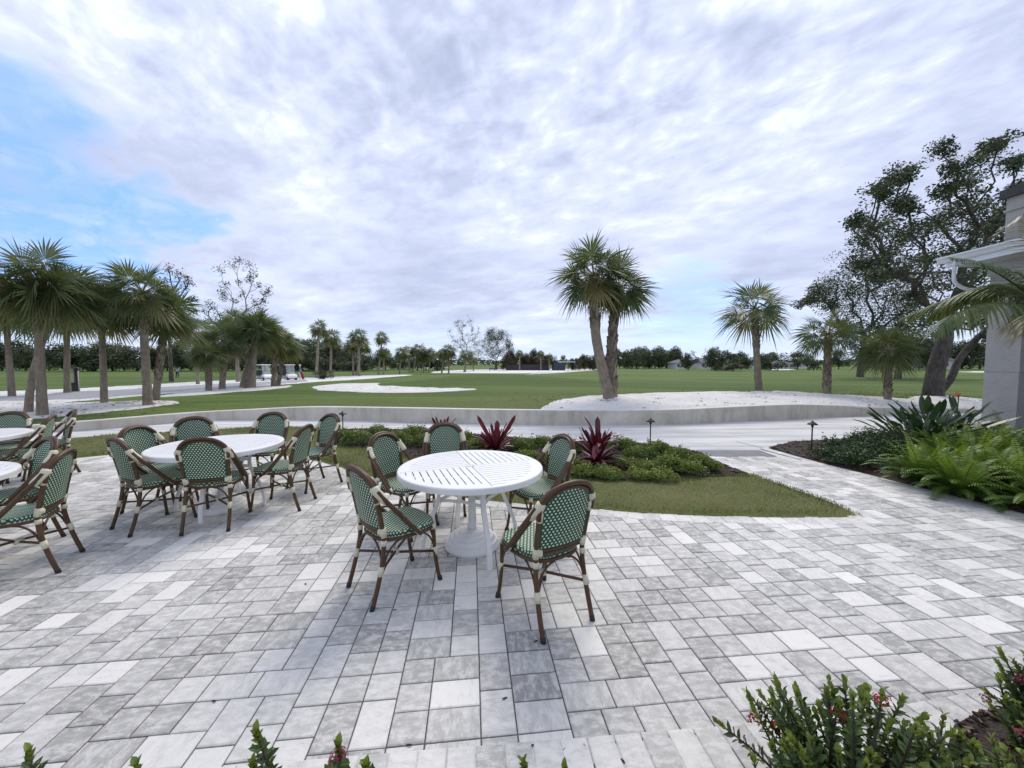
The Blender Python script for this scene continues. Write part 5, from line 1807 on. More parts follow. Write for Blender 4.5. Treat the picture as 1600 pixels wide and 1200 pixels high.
def make_table():
    t = thing('dining_table', 'x', 'table', (0, 0, 0), 0, 'round white slatted dining tables')
    Rt, top, th = 0.61, 0.712, 0.006
    mb = MB()
    # rim with down-turned apron
    prof = [(0.585, top - 0.008), (0.588, top), (0.600, top), (0.608, top - 0.004), (0.612, top - 0.012), (0.612, top - 0.048), (0.604, top - 0.050), (0.602, top - 0.014), (0.585, top - 0.012)]
    n = 72; b = len(mb.v)
    for r_, z in prof:
        for k in range(n):
            a = 2 * PI * k / n; mb.v.append((r_ * math.cos(a), r_ * math.sin(a), z))
    for i in range(len(prof)):
        i2 = (i + 1) % len(prof)
        for k in range(n):
            k2 = (k + 1) % n
            mb.face((b + i * n + k, b + i * n + k2, b + i2 * n + k2, b + i2 * n + k))
    # four quadrants of slats, laid pinwheel fashion, inside a flat margin
    def slab(poly, z1=top - 0.0005, z0=top - 0.007):
        mb.prism(poly, z0, z1)
    w_, gap = 0.0455, 0.0095
    r0 = 0.588
    def clip(a0, a1, sgn_axis, qx, qy):
        pass
    for q in range(4):
        M = Matrix.Rotation(q * PI / 2, 2)
        x0 = 0.004
        k = 0
        while x0 < 0.575:
            x1 = min(x0 + w_, 0.584)
            def yr(x_): return math.sqrt(max(0, r0 * r0 - x_ * x_))
            m_ = 6
            arc = [(x0 + (x1 - x0) * j / m_, yr(x0 + (x1 - x0) * j / m_)) for j in range(m_ + 1)]
            if yr(x1) > 0.01 or True:
                poly = [(x0, 0.004), (x1, 0.004)] + arc[::-1]
                poly = [tuple(M @ Vector(p)) for p in poly]
                slab(poly)
            # tie bar between slats near rim (solid margin)
            if x1 < 0.57:
                xa, xb = x1, x1 + gap
                ya = yr(xb)
                if ya > 0.09:
                    poly = [(xa, ya - 0.075), (xb, ya - 0.075), (xb, yr(xb)), (xa, yr(xa))]
                    slab([tuple(M @ Vector(p)) for p in poly], top - 0.0007, top - 0.0068)
                    ym = ya * 0.48
                    poly = [(xa, ym - .012), (xb, ym - .012), (xb, ym + .012), (xa, ym + .012)]
                    slab([tuple(M @ Vector(p)) for p in poly], top - 0.0032, top - 0.0068)
                    poly = [(xa, 0.004), (xb, 0.004), (xb, 0.016), (xa, 0.016)]
                    slab([tuple(M @ Vector(p)) for p in poly], top - 0.0007, top - 0.0068)
            x0 = x1 + gap; k += 1
    mb.build('tabletop', M_WHITE, t)
    mb = MB(); mb.lathe([(0.026, top - 0.05), (0.026, top + 0.001), (0.034, top + 0.003), (0.034, top + 0.0005)], 20); mb.build('hole_ring', M_WHITE2, t, True)
    # under frame
    mb = MB()
    for a in (0.4, 0.4 + PI / 2):
        d = Vector((math.cos(a), math.sin(a), 0))
        mb.tube([d * -0.57 + Vector((0, 0, top - .024)), d * 0.57 + Vector((0, 0, top - .024))], 0.012, 6)
    mb.build('under_frame', M_WHITE, t, True)
    corners = []
    for k in range(4):
        a = R(4) + k * PI / 2
        d = Vector((math.cos(a), math.sin(a), 0))
        s2 = Vector((-d.y, d.x, 0))
        P_ = [d * 0.30 + Vector((0, 0, .700)), d * 0.295 + Vector((0, 0, .60)), d * 0.285 + Vector((0, 0, .50)), d * 0.30 + Vector((0, 0, .42)), d * 0.375 + Vector((0, 0, .25)), d * 0.415 + Vector((0, 0, .12)), d * 0.42 + Vector((0, 0, 0.004))]
        P_ = smooth_curve(P_, 4)
        mb = MB()
        b = len(mb.v)
        for i, p in enumerate(P_):
            tg = (P_[min(i + 1, len(P_) - 1)] - P_[max(i - 1, 0)]).normalized()
            nn = s2.cross(tg).normalized()
            for (u, v) in ((-.019, -.012), (.019, -.012), (.019, .012), (-.019, .012)):
                mb.v.append(tuple(p + s2 * u + nn * v))
        for i in range(len(P_) - 1):
            for e in range(4):
                e2 = (e + 1) % 4
                mb.face((b + i * 4 + e, b + i * 4 + e2, b + i * 4 + 4 + e2, b + i * 4 + 4 + e))
        mb.face((b, b + 1, b + 2, b + 3)); mb.face([b + (len(P_) - 1) * 4 + q for q in (3, 2, 1, 0)])
        mb.build('leg', M_WHITE, t)
        corners.append(d)
    for z, rr in ((0.535, 0.300), (0.455, 0.300)):
        mb = MB()
        pts = []
        for k in range(5):
            a = corners[k % 4] * (rr - 0.012); b_ = corners[(k + 1) % 4] * (rr - 0.012)
            if k < 4:
                for f in (0.0, 0.2, 0.5, 0.8):
                    p = a.lerp(b_, f)
                    p *= 1 - 0.16 * math.sin(PI * f)
                    pts.append(Vector((p.x, p.y, z)))
        pts.append(pts[0])
        mb.tube(pts, 0.0135, 8, caps=False); mb.build('leg_ring', M_WHITE, t, True)
    return t


def make_base():
    t = thing('umbrella_base', 'x', 'umbrella base', (0, 0, 0), 0, 'white cast umbrella bases under the tables')
    mb = MB()
    mb.lathe([(0.230, 0.0), (0.230, 0.008)], 48, m=0)
    mb.lathe([(0.235, 0.009), (0.237, 0.022), (0.222, 0.066), (0.204, 0.069), (0.188, 0.098), (0.164, 0.101), (0.148, 0.122), (0.118, 0.125), (0.103, 0.140), (0.060, 0.146), (0.046, 0.152)], 48)
    mb.build('foot', M_WHITE2, t)
    mb = MB(); mb.lathe([(0.038, 0.145), (0.038, 0.19), (0.031, 0.195), (0.031, 0.60), (0.024, 0.605)], 18); mb.build('stem', M_WHITE2, t, True)
    mb = MB(); mb.tube([(0.028, 0, 0.42), (0.065, 0, 0.42)], 0.006, 6); mb.tube([(0.06, 0, 0.42), (0.075, 0, 0.42)], 0.02, 10); mb.build('knob', M_WHITE2, t, True)
    return t


tb0 = make_table(); um0 = make_base()
tabs = [(-0.35, 3.25, R(21), 'front round white slatted table with five chairs around it', 'white stepped cone umbrella base under the front table'),
        (-3.19, 4.14, R(10), 'middle round white slatted table ringed by seven chairs', 'white umbrella base under the middle table between chair legs'),
        (-4.62, 2.80, R(35), 'near white table cut off by the left edge of the photo', 'white umbrella base under the near cut off table at the left edge'),
        (-6.72, 4.58, R(5), 'far white table cut off by the left edge of the photo', 'white umbrella base under the far cut off table at the left edge')]
for i, (x_, y_, a, lb, lb2) in enumerate(tabs):
    t = tb0 if i == 0 else copy_tree(tb0)
    t.location = (x_, y_, GZ); t.rotation_euler = (0, 0, a); t['label'] = lb
    u = um0 if i == 0 else copy_tree(um0)
    u.location = (x_, y_ + (0.03 if i == 0 else 0), GZ); u['label'] = lb2

# path lights
for i, (px, py, lb) in enumerate([(536, 677, 'small bronze path light at the left end of the flower bed'), (1016, 693, 'small bronze path light at the edge of the flower bed beside the right burgundy plant'), (1268, 699, 'small bronze path light in the dark mulch on the right')]):
    g = G(px, py, 0.05)
    t = thing('path_light', lb, 'path light', g, 0, 'bronze path lights')
    mb = MB(); mb.tube([(0, 0, -0.05), (0, 0, 0.42)], 0.012, 8); mb.build('stem', M_BRONZE, t, True)
    mb = MB(); mb.lathe([(0.022, 0.385), (0.022, 0.43), (0.030, 0.435)], 12); mb.build('lamp_holder', M_BRONZE, t, True)
    mb = MB(); mb.lathe([(0.085, 0.425), (0.088, 0.427), (0.055, 0.455), (0.022, 0.478), (0.012, 0.49), (0.010, 0.50)], 24); mb.build('hat', M_BRONZE, t, True)


# ------------------------------------------------------------------ planting
def strap_leaf(mb, base, az, el, L_, wd, droop, t, r, n=6, fold=0.25, tip='point', twist=0.0):
    p = Vector(base); d = Vector((math.cos(az) * math.cos(el), math.sin(az) * math.cos(el), math.sin(el)))
    s2 = Vector((-math.sin(az), math.cos(az), 0))
    if twist: s2 = Quaternion(d, twist) @ s2
    prev = None
    for i in range(n + 1):
        s_ = i / n
        prof = math.sin(PI * min(1, (s_ * 0.72 + 0.18))) if tip == 'point' else (min(1, 0.5 + s_ * 1.2) * (1 if s_ < 0.8 else math.sqrt(max(0, 1 - ((s_ - 0.8) / 0.2) ** 2)) * 0.9 + 0.1))
        if s_ == 1: prof = 0.03
        w_ = wd * prof
        nn = s2.cross(d).normalized()
        a, c, b = p - s2 * w_ + nn * (-w_ * fold * -1), p, p + s2 * w_ + nn * (w_ * fold)
        if prev:
            mb.quad(prev[0], prev[1], c, a, t); mb.quad(prev[1], prev[2], b, c, t)
        prev = (a, c, b)
        d = (d + Vector((0, 0, -droop / n)) ).normalized()
        p = p + d * (L_ / n)


def bromeliad(label, px, py, size, r, upright=0.6, n=24):
    g = G(px, py, 0.06)
    t = thing('bromeliad', label, 'plant', g, 0, 'burgundy bromeliads in the flower bed')
    mb = MB()
    for k in range(n):
        q = k / n
        el = R(80) * (1 - q) + R(12) * q
        el = el * (0.8 + 0.2 * upright) + r.uniform(-0.15, 0.15)
        strap_leaf(mb, (0.02 * math.cos(k * 2.4), 0.02 * math.sin(k * 2.4), 0.02 + 0.04 * (1 - q)), k * 2.39996 + r.uniform(-0.3, 0.3), el, size * r.uniform(0.6, 1.0), size * 0.056, r.uniform(0.2, 1.5) * (0.5 + q), min(1, max(0, r.gauss(0.5, 0.25))), r, 8, 0.35, 'round', r.uniform(-.6, .6))
    mb.build('leaves', M_BROM, t, True)
    return t


br_ = random.Random(8)
bromeliad('small burgundy bromeliad behind the back chair of the front table', 690, 682, 0.50, br_, 0.9, 34)
bt = bromeliad('tall burgundy bromeliad with two long upright leaves, middle of the flower bed', 774, 706, 0.52, br_, 0.8, 48)
mb = MB()
strap_leaf(mb, (-.02, 0, .1), PI * 0.98, R(63), 0.62, 0.040, 0.1, .85, br_, 8, .3, 'round', 1.2)
strap_leaf(mb, (.03, 0, .1), 0.1, R(60), 0.64, 0.038, 0.05, .75, br_, 8, .3, 'round', -1.2)
strap_leaf(mb, (.0, 0.03, .1), 1.2, R(80), 0.45, 0.050, 0.05, .55, br_, 8, .3, 'round')
mb.build('long_leaves', M_BROM, bt, True)
bt = bromeliad('wide drooping burgundy bromeliad right of the front table beside the path light', 934, 724, 0.60, br_, 0.7, 44)
mb = MB()
for k in range(11):
    strap_leaf(mb, (0, 0, .16), k * 1.07 + 3.3, R(br_.uniform(66, 86)), br_.uniform(.42, .66), 0.042, br_.uniform(1.2, 3.2), br_.uniform(.3, .9), br_, 9, .25, 'round', br_.uniform(-.5, .5))
strap_leaf(mb, (.03, 0, .25), 0.05, R(62), 0.36, 0.012, -0.2, .3, br_, 6, .3, 'round')
strap_leaf(mb, (-.03, 0, .25), 3.1, R(55), 0.28, 0.012, 0.2, .5, br_, 6, .3, 'round')
mb.build('arching_leaves', M_BROM, bt, True)


def cover_clump(mb, x, y, z, rad, h, n, r, leaf=0.022, t0=0.5):
    for _ in range(n):
        a, q = r.uniform(0, 2 * PI), math.sqrt(r.random())
        hx, hy = x + rad * q * math.cos(a), y + rad * q * math.sin(a)
        top = h * (1 - q * q * 0.85) * (0.75 + 0.5 * r.random())
        zz = z + top * r.uniform(0.35, 1.0) ** 0.6
        aa = r.uniform(0, 2 * PI)
        d = Vector((math.cos(aa), math.sin(aa), r.uniform(-0.1, 1.1))).normalized()
        s2 = d.cross(Vector((r.gauss(0, 1), r.gauss(0, 1), r.gauss(0, 1)))).normalized()
        L_ = leaf * r.uniform(0.7, 1.5)
        p = Vector((hx, hy, zz))
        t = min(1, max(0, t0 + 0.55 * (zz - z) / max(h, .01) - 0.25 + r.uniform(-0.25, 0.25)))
        mb.quad(p, p + d * L_ * .5 + s2 * L_ * .28, p + d * L_, p + d * L_ * .5 - s2 * L_ * .28, t)


cr_ = random.Random(14)
gG = 'low leafy ground cover clumps in the flower bed'
clumps = [  # px, py of foot, radius, height, yellowness, label
    (560, 690, .42, .26, .45), (620, 694, .45, .28, .45), (675, 694, .42, .26, .45), (535, 684, .34, .2, .4), (590, 680, .4, .24, .4), (650, 680, .42, .24, .4), (722, 690, .38, .24, .4), (742, 702, .34, .22, .5),
    (815, 700, .38, .2, .5), (850, 696, .36, .2, .4), (885, 702, .38, .22, .45), (820, 716, .32, .15, .6), (862, 722, .30, .14, .6), (975, 699, .36, .2, .4), (1000, 712, .36, .18, .45), (1028, 704, .36, .18, .45),
    (1062, 716, .34, .2, .5), (1092, 726, .3, .17, .5), (1045, 728, .34, .18, .55), (1080, 736, .28, .15, .6), (1010, 732, .30, .12, .7), (978, 726, .26, .12, .7), (915, 738, .28, .12, .9), (950, 742, .28, .12, .95),
    (1035, 746, .26, .12, .95), (1000, 744, .24, .11, 1.0), (898, 730, .26, .12, .8), (800, 730, .24, .12, .8), (702, 708, .26, .14, .6), (762, 716, .26, .14, .6), (1115, 732, .18, .12, .6)]
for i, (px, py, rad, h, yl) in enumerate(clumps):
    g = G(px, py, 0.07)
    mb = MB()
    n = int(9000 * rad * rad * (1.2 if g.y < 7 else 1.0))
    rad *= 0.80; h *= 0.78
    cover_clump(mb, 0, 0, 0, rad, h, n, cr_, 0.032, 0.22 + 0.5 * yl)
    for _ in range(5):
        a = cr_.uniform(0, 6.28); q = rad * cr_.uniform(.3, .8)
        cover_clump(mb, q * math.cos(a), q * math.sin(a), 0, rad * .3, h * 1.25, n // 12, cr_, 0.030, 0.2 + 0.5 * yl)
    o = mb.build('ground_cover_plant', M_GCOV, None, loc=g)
    rank = ORD[sorted(q[0] for q in clumps).index(px)]
    tone = 'bright yellow green' if yl > .75 else 'mid green'
    tag(o, 'low %s leafy ground cover clump, %s from the left in the flower bed' % (tone, rank), 'plant', gG)
# dark creeping cover on the right
g_ = [(1300, 714, .3, .16), (1330, 706, .38, .22), (1365, 702, .42, .26), (1345, 722, .35, .2), (1385, 716, .42, .28), (1320, 722, .28, .14), (1410, 712, .42, .28), (1372, 690, .4, .22), (1405, 692, .4, .26), (1440, 705, .4, .26)]
for (px, py, rad, h) in g_:
    g = G(px, py, 0.07); mb = MB()
    cover_clump(mb, 0, 0, 0, rad, h, int(9000 * rad * rad), cr_, 0.032, 0.5)
    for _ in range(14):
        a = cr_.uniform(0, 6.28); q = rad * cr_.uniform(.5, 1.05)
        cover_clump(mb, q * math.cos(a), q * math.sin(a), 0, rad * .16, h * 1.2, 60, cr_, 0.03, 0.5)
    o = mb.build('creeping_shrub', M_JUNI, None, loc=g)
    tag(o, 'dark green creeping shrub, %s from the left between the path light and the ferns' % ORD[sorted(q[0] for q in g_).index(px)], 'plant', 'dark creeping shrubs right of the walkway')

# bird of paradise plants
def paradise(label, g, n, size, r, flower=None):
    t = thing('bird_of_paradise', label, 'plant', g, 0, 'bird of paradise plants behind the ferns')
    sb, lb_ = MB(), MB()
    for k in range(n):
        az = k * 2.39996 + r.uniform(-.3, .3); el = R(r.uniform(35, 82))
        L_ = size * r.uniform(0.55, 1.0)
        d = Vector((math.cos(az) * math.cos(el), math.sin(az) * math.cos(el), math.sin(el)))
        o = Vector((r.uniform(-.12, .12), r.uniform(-.12, .12), 0))
        tip = o + d * L_ * .66
        mid = o + d * L_ * .3 + Vector((0, 0, .05))
        sb.tube(smooth_curve([o, mid, tip], 2), .009, 5, caps=False)
        strap_leaf(lb_, tip, az, el - .1, L_ * .36, L_ * .048, r.uniform(.2, .9), min(1, max(0, r.gauss(.5, .22))), r, 6, .45)
    sb.build('stems', M_STEM, t, True); lb_.build('leaves', M_PADDLE, t, True)
    if flower:
        mb = MB()
        f0 = Vector(flower)
        mb.tube([Vector((0, 0, .1)), f0 * .6 + Vector((0, 0, .1)), f0], .008, 5, caps=False)
        mb.build('flower_stalk', M_STEM, t, True)
        mb = MB()
        for k in range(7):
            strap_leaf(mb, f0, 2.6 + k * .28, R(25 + 16 * (k % 4)), .12, .013, 0.0, .3 + .1 * k, r, 4, .3)
        mb.build('flower', M_ORANGE, t)
    return t


pr_ = random.Random(19)
paradise('left bird of paradise with broad dark leaves arching over the mulch', G(1432, 712, .08), 54, 1.05, pr_)
paradise('middle bird of paradise, tallest, behind the ferns', G(1462, 706, .08), 46, 1.12, pr_)
paradise('right bird of paradise with one orange flower next to the gray pillar', G(1492, 700, .08), 40, 1.0, pr_, (-0.05, -0.05, .92))


def fern_mesh(r, n, size):
    mb = MB()
    for k in range(n):
        az = k * 2.39996 + r.uniform(-.4, .4); q = k / n
        el = R(78) * (1 - q) + R(28) * q
        L_ = size * r.uniform(.65, 1.0)
        d = Vector((math.cos(az) * math.cos(el), math.sin(az) * math.cos(el), math.sin(el)))
        p = Vector((.04 * math.cos(az), .04 * math.sin(az), 0)); s2 = Vector((-math.sin(az), math.cos(az), 0))
        m_ = 26; step = L_ / m_
        pts = [p.copy()]
        t = min(1, max(0, .62 * (1 - q) + .12 + r.uniform(-.2, .25)))
        dr = r.uniform(1.0, 2.1)
        for i in range(m_):
            d = (d + Vector((0, 0, -dr / m_ * (0.4 + 1.2 * i / m_)))).normalized()
            p = p + d * step; pts.append(p.copy())
            s_ = i / m_
            if s_ < .10: continue
            w_ = size * .118 * math.sin(PI * (0.12 + .86 * (s_ ** .8))) ** .7
            nn = s2.cross(d).normalized()
            for sg in (-1, 1):
                a = p + s2 * sg * .003
                e = p + s2 * sg * w_ + d * w_ * .32 - nn * w_ * r.uniform(.05, .35) * -1 * 0 + Vector((0, 0, -w_ * r.uniform(.1, .35)))
                hw = step * .34
                mdl = a.lerp(e, .5)
                mb.quad(a - d * hw * .8, mdl - d * hw, mdl + d * hw, a + d * hw * .8, t)
                mb.tri(mdl - d * hw, e, mdl + d * hw, t)
        mb.tube(pts[::3], .0035, 3, caps=False, t=.4)
    return mb.mesh('fronds', M_FERN)


fr_ = random.Random(23)
FM = [fern_mesh(fr_, 64, 0.70), fern_mesh(fr_, 58, 0.68), fern_mesh(fr_, 60, 0.74)]
ferns = [(1440, 752, 1.0, 'fern at the left tip of the fern bed, fronds reaching over the mulch'), (1478, 748, 1.05, 'fern behind and right of the leftmost fern'), (1500, 770, .95, 'front fern in the middle of the fern bed'),
         (1520, 742, 1.15, 'tall fern in the middle of the fern bed'), (1550, 762, 1.05, 'front fern right of the middle, above the mulch'), (1565, 735, 1.2, 'tall fern before the gray pillar'),
         (1600, 775, 1.05, 'front fern at the right edge of the photo'), (1610, 745, 1.2, 'fern at the right edge of the photo under the pillar'), (1480, 728, 1.1, 'fern at the back left by the bird of paradise'),
         (1525, 722, 1.2, 'fern at the back just left of the pillar foot'), (1640, 800, 1.0, 'fern reaching in low from the right edge of the photo'), (1650, 740, 1.2, 'fern mostly outside the right edge of the photo'),
         (1580, 716, 1.25, 'fern hard against the gray pillar')]
for i, (px, py, s_, lb) in enumerate(ferns):
    g = G(px, py, .06)
    t = thing('fern', lb, 'fern', g, 0, 'bright green ferns right of the walkway')
    obj('fronds', FM[i % 3], t, (0, 0, 0), fr_.uniform(0, 6.28), s_ * .93)


# flowering shrubs in front
def ixora(name, label, g, nst, spread, hgt, r, flowers=6, lean=(0, 0), fm=None, tops=None, dense=1.0):
    t = thing(name, label, 'shrub', g, 0, 'ixora shrubs along the front edge of the terrace')
    sb, lf, fl = MB(), MB(), MB()
    ends = []
    for k in range(nst):
        a = k * 2.39996; q = math.sqrt((k + .5) / nst)
        o = Vector((.05 * math.cos(a) * q, .05 * math.sin(a) * q, 0))
        e = Vector((spread * q * math.cos(a) + lean[0], spread * q * math.sin(a) + lean[1], hgt * (1 - .45 * q * q) * (r.uniform(.62, 1.04) if nst > 5 else r.uniform(.96, 1.03)))) + Vector((r.uniform(-.25, .25) * spread, r.uniform(-.25, .25) * spread, 0))
        m1 = o.lerp(e, .5) + Vector((r.uniform(-.03, .03), r.uniform(-.03, .03), .05))
        pts = smooth_curve([o, m1, e], 5)
        sb.tube(pts, [.006 - .0035 * i / (len(pts) - 1) for i in range(len(pts))], 5, caps=False)
        ends.append(e)
        L_ = 0; n = len(pts)
        d_ = 0
        total = sum((pts[i + 1] - pts[i]).length for i in range(n - 1))
        s_ = total * .30; phase = r.uniform(0, 3)
        while s_ < total:
            # point on the stem
            acc = 0
            for i in range(n - 1):
                l = (pts[i + 1] - pts[i]).length
                if acc + l >= s_: break
                acc += l
            p = pts[i].lerp(pts[i + 1], min(1, (s_ - acc) / max(l, 1e-6))); tg = (pts[i + 1] - pts[i]).normalized()
            young = s_ > total - .045
            for m_ in range(2):
                aa = phase + m_ * PI
                sd_ = tg.cross(Vector((math.cos(aa), math.sin(aa), .2))).normalized()
                d = (sd_ * r.uniform(.7, 1.0) + tg * (r.uniform(.3, .75) if not young else 1.5)).normalized()
                s2 = d.cross(tg).normalized()
                up = s2.cross(d)
                ll = r.uniform(.024, .042) * (0.8 if young else 1.0); lw = ll * r.uniform(.25, .33)
                tt = r.uniform(.75, 1.0) if young else r.uniform(.15, .65)
                A, C = p, p + d * ll
                M1, M2 = p + d * ll * .35 + up * ll * .04, p + d * ll * .7 + up * ll * .02
                fo = up * lw * .35
                lf.tri(A, M1 + s2 * lw + fo, M1, tt); lf.tri(A, M1, M1 - s2 * lw + fo, tt)
                lf.quad(M1, M1 + s2 * lw + fo, M2 + s2 * lw * .8 + fo, M2, tt); lf.quad(M1 - s2 * lw + fo, M1, M2, M2 - s2 * lw * .8 + fo, tt)
                lf.tri(M2, M2 + s2 * lw * .8 + fo, C, tt); lf.tri(M2 - s2 * lw * .8 + fo, M2, C, tt)
            phase += PI / 2 + r.uniform(-.2, .2)
            s_ += r.uniform(.011, .017) / dense * (0.75 if young else 1.0)
    sb.build('stems', M_TWIG, t, True); lf.build('leaves', M_IXORA, t)
    if flowers:
        pick = r.sample(range(len(ends)), min(flowers, len(ends)))
        for k in pick:
            fl = MB(); c = ends[k] - Vector((0, 0, .035))
            for _ in range(26):
                d = Vector((r.gauss(0, 1), r.gauss(0, 1), abs(r.gauss(.3, .8)))).normalized()
                p = c + d * r.uniform(.012, .026)
                a = d.cross(Vector((r.gauss(0, 1), r.gauss(0, 1), r.gauss(0, 1)))).normalized(); b = d.cross(a)
                for q in range(2):
                    u = a if q else b; v = b if q else a
                    fl.quad(p - u * .008, p + v * .003 + d * .002, p + u * .008, p - v * .003 + d * .002, r.random())
            fl.build('flower', fm or M_RED, t)
    return t


ir = random.Random(41)
ixora('ixora_shrub', 'large red flowering shrub at the bottom right corner of the terrace', (1.07, 1.12, 0.0), 110, .34, .59, ir, 14, dense=1.0)
ixora('ixora_shrub', 'leggy shoots with pink buds on the left side of the large red flowering shrub', (0.82, 1.08, 0.0), 16, .11, .50, ir, 4, fm=M_PINK, dense=.8)
ixora('ixora_shrub', 'lower shrub between the large red flowering one and the mulch corner', (1.42, 1.12, 0.0), 90, .22, .44, ir, 3, dense=.85)
ixora('ixora_shrub', 'tall shrub with pink flowers rising at the right edge of the photo', (2.08, 1.42, 0.0), 60, .15, .50, ir, 7, fm=M_PINK, dense=.9)
ixora('ixora_shrub', 'dark leafy shrub filling the extreme bottom right corner', (1.80, 1.12, 0.0), 90, .20, .36, ir, 2, dense=.85)
for (x_, y_, h_, n_, fl_, lb) in [(-1.29, .96, .615, 3, 0, 'leafy shoot tip at the bottom left corner of the photo'), (-.68, .96, .68, 3, 0, 'tallest leafy shoot at the bottom edge left of centre'), (-.48, .96, .655, 3, 1, 'shoot with pink bud at the bottom edge left of centre'),
                                  (-1.01, .96, .60, 2, 0, 'tiny shoot tip at the bottom edge between the corner and the tall shoot'), (-.40, .96, .60, 2, 0, 'tiny shoot tip just right of the pink bud shoot'),
                                  (0.02, .96, .61, 2, 0, 'small shoot tip at the bottom edge near the centre'), (0.12, .96, .62, 2, 0, 'small shoot tip at the bottom edge just right of centre')]:
    ixora('ixora_shrub', lb, (x_, y_, 0.0), n_, .03, h_, ir, fl_, fm=M_PINK, dense=1.4)

# debris on the pavers
dr_ = random.Random(9)
for (px, py) in [(337, 1096), (915, 1166), (880, 1172), (395, 1162), (830, 1164), (644, 1164), (970, 1185), (785, 1092), (620, 952), (840, 1000), (1040, 1190), (478, 913), (1338, 1190), (1545, 1100)]:
    g = G(px, py, .019); mb = MB()
    strap_leaf(mb, (0, 0, 0), dr_.uniform(0, 6), .12, .028, .005, .3, .2, dr_, 4)
    o = mb.build('fallen_leaf', M_CHIP, None, loc=g)
    tag(o, 'small dry brown leaf fragment lying loose on the gray pavers', 'leaf', 'dry leaves scattered on the pavers')

# ------------------------------------------------------------------ building corner on the right
bt = thing('clubhouse', 'gray stucco building corner with white gutter at the right edge', 'building', (11.0, 8.4, 0))
ox, oy = 11.0, 8.4
def bbox(name, x0, x1, y0, y1, z0, z1, m, parent=bt):
    mb = MB(); mb.prism([(x0 - ox, y0 - oy), (x1 - ox, y0 - oy), (x1 - ox, y1 - oy), (x0 - ox, y1 - oy)], z0, z1)
    return mb.build(name, m, parent)
bbox('pillar', 11.0, 11.75, 8.33, 8.95, -0.05, 3.62, M_STUCCO)
bbox('wall', 11.32, 16.0, 4.0, 8.325, -0.05, 3.62, M_STUCCO)
bbox('pillar_course', 10.985, 11.76, 8.315, 8.965, 1.42, 1.46, M_STUCCO)
wv = bbox('window', 11.30, 11.315, 5.0, 7.6, 0.9, 2.6, M_GLASS)
bbox('window_frame', 11.285, 11.299, 4.92, 7.68, 2.6, 2.68, M_DARK, wv)
bbox('beam', 10.98, 16.0, 4.0, 9.0, 3.622, 3.90, M_SOFFIT)
bbox('soffit', 10.42, 16.5, 3.5, 9.30, 3.902, 3.95, M_SOFFIT)
bbox('fascia', 10.385, 10.42, 3.5, 9.33, 3.88, 4.12, M_GUTTER)
bbox('roof', 10.42, 16.5, 3.5, 9.30, 3.953, 4.14, M_ROOFG)
# ogee gutter profile along the eave and across the end
mb = MB()
prof = [(0.0, 0.0), (-.05, .0), (-.075, .03), (-.09, .07), (-.13, .10), (-.13, .135), (-.115, .135), (0, .135)]
b = len(mb.v)
for y_ in (3.5, 9.45):
    for (u, z) in prof: mb.v.append((10.385 - ox + u, y_ - oy, 4.0 + z))
n = len(prof)
for i in range(n):
    j = (i + 1) % n; mb.face((b + i, b + j, b + n + j, b + n + i))
mb.face([b + i for i in range(n)]); mb.face([b + n + i for i in range(n)][::-1])
mb.build('gutter', M_GUTTER, bt)
mb = MB(); mb.tube([Vector(p) - Vector((ox, oy, 0)) for p in smooth_curve([(10.33, 9.10, 4.0), (10.33, 9.10, 3.72), (10.36, 9.10, 3.50), (10.55, 9.08, 3.36), (10.85, 9.06, 3.28), (11.12, 9.04, 3.20), (11.2, 9.03, 3.0), (11.2, 9.03, 0.1)], 5)], .036, 10)
mb.build('downspout', M_GUTTER, bt, True)
ch = bbox('chimney', 11.2, 13.5, 7.6, 8.9, 4.12, 5.32, M_STUCCO)
bbox('chimney_band', 11.17, 13.53, 7.57, 8.93, 5.02, 5.06, M_STUCCO, ch)
bbox('chimney_cap', 11.12, 13.58, 7.52, 8.98, 5.32, 5.52, M_DARK, ch)


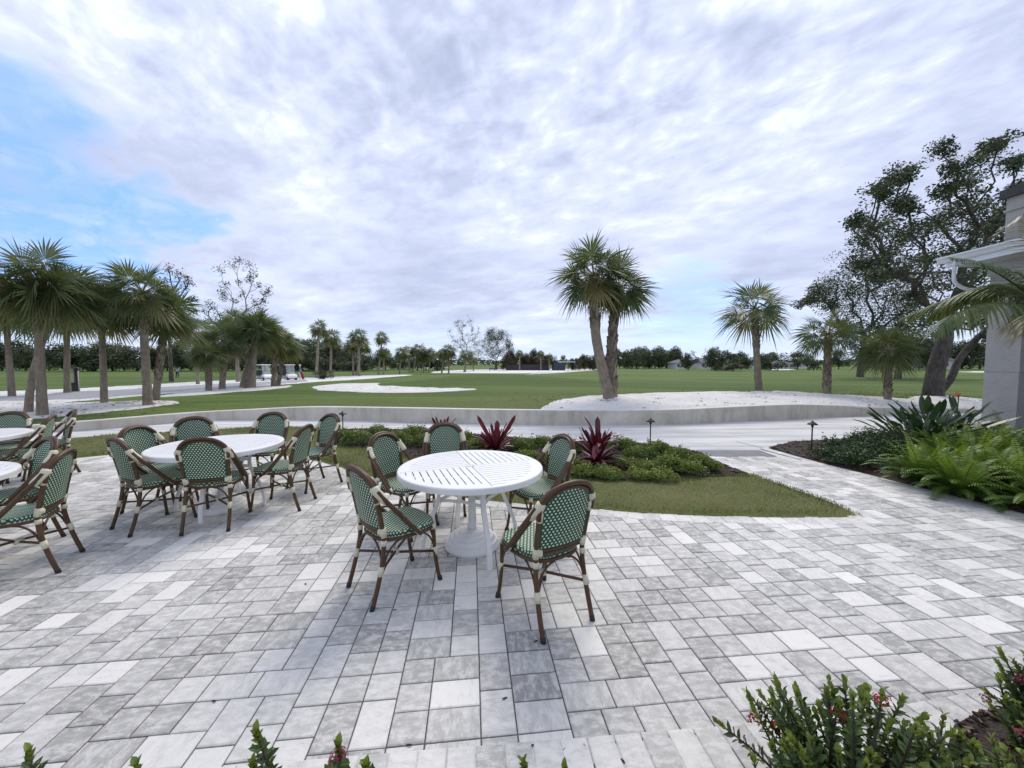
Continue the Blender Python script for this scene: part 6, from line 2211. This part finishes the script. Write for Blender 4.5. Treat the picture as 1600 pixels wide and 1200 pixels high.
# feather palm leaning in from the right
def feather(mb, pts, r, Lf, droop=.6, t0=.4, n=64):
    P_ = smooth_curve(pts, 8)
    tot = sum((P_[i + 1] - P_[i]).length for i in range(len(P_) - 1))
    mb.tube(P_, [.016 - .012 * i / (len(P_) - 1) for i in range(len(P_))], 5, caps=False, t=.6)
    acc = 0; marks = [(k + 3) / (n + 3) * tot for k in range(n)]
    mi = 0
    for i in range(len(P_) - 1):
        l = (P_[i + 1] - P_[i]).length
        tg = (P_[i + 1] - P_[i]).normalized()
        s2 = tg.cross(Vector((0, 0, 1))).normalized()
        while mi < n and marks[mi] <= acc + l:
            p = P_[i] + tg * (marks[mi] - acc); q = marks[mi] / tot
            ll = Lf * (0.55 + .6 * math.sin(PI * min(1, q * .95 + .12))) * r.uniform(.85, 1.1)
            if q > .85: ll *= (1 - q) / .15 * .6 + .4
            for sg in (-1, 1):
                d = (s2 * sg * r.uniform(.7, .85) + tg * (.55 + .5 * q) + Vector((0, 0, r.uniform(.02, .22)))).normalized()
                wd = .013
                prev = None; pp = p.copy()
                tt = min(1, max(0, t0 + r.uniform(-.2, .2)))
                for s_ in range(5):
                    w_ = wd * (.6, 1, .85, .55, .05)[s_]
                    nn = d.cross(Vector((0, 0, 1)).cross(d)).normalized()
                    sdv = d.cross(Vector((0, 0, 1))); sdv = sdv.normalized() if sdv.length > .05 else tg
                    a, b_ = pp - sdv * w_, pp + sdv * w_
                    if prev: mb.quad(prev[0], prev[1], b_, a, min(1, tt + (.35 * s_ / 4 if t0 > .45 else .05 * s_)))
                    prev = (a, b_)
                    d = (d + Vector((0, 0, -droop * .35))).normalized()
                    pp = pp + d * ll / 4
            mi += 1
        acc += l


fb = G(1655, 770, 0.05); fb = Vector((7.7, 5.5, 0.05))
t = thing('feather_palm', 'feather leaved palm reaching in from the right edge before the gray pillar', 'palm tree', fb)
mb = MB(); mb.tube([(0, 0, -.1), (.03, .02, .8), (0, 0, 1.6), (0, 0, 2.25)], [.13, .11, .10, .09], 12); mb.build('trunk', M_PTRUNK, t, True)
fr2 = random.Random(5)
c0 = Vector((0, 0, 2.25))
fronds = [([c0, AT(1600, 455, 5.4) - fb, AT(1555, 425, 5.3) - fb, AT(1515, 408, 5.2) - fb, AT(1482, 402, 5.15) - fb], .62, .75, .18),
          ([c0, AT(1600, 478, 5.2) - fb, AT(1545, 474, 5.0) - fb, AT(1490, 492, 4.9) - fb, AT(1452, 524, 4.8) - fb], .62, .95, .40),
          ([c0, AT(1625, 400, 5.2) - fb, AT(1605, 350, 5.0) - fb, AT(1600, 335, 4.8) - fb], .5, .8, .75),
          ([c0, AT(1640, 500, 5.0) - fb, AT(1610, 490, 4.6) - fb, AT(1598, 520, 4.4) - fb], .5, 1.0, .7)]
for k in range(9):
    a = -1.3 + k * .42
    fronds.append(([c0, c0 + Vector((.5 * math.cos(a), .5 * math.sin(a), .5)), c0 + Vector((1.1 * math.cos(a), 1.1 * math.sin(a), .55 - .1 * (k % 3))), c0 + Vector((1.6 * math.cos(a), 1.6 * math.sin(a), .1))], .5, .9, .4))
for pts, Lf, dp, t0 in fronds:
    mb = MB(); feather(mb, pts, fr2, Lf, dp, t0); mb.build('frond', M_FROND, t)
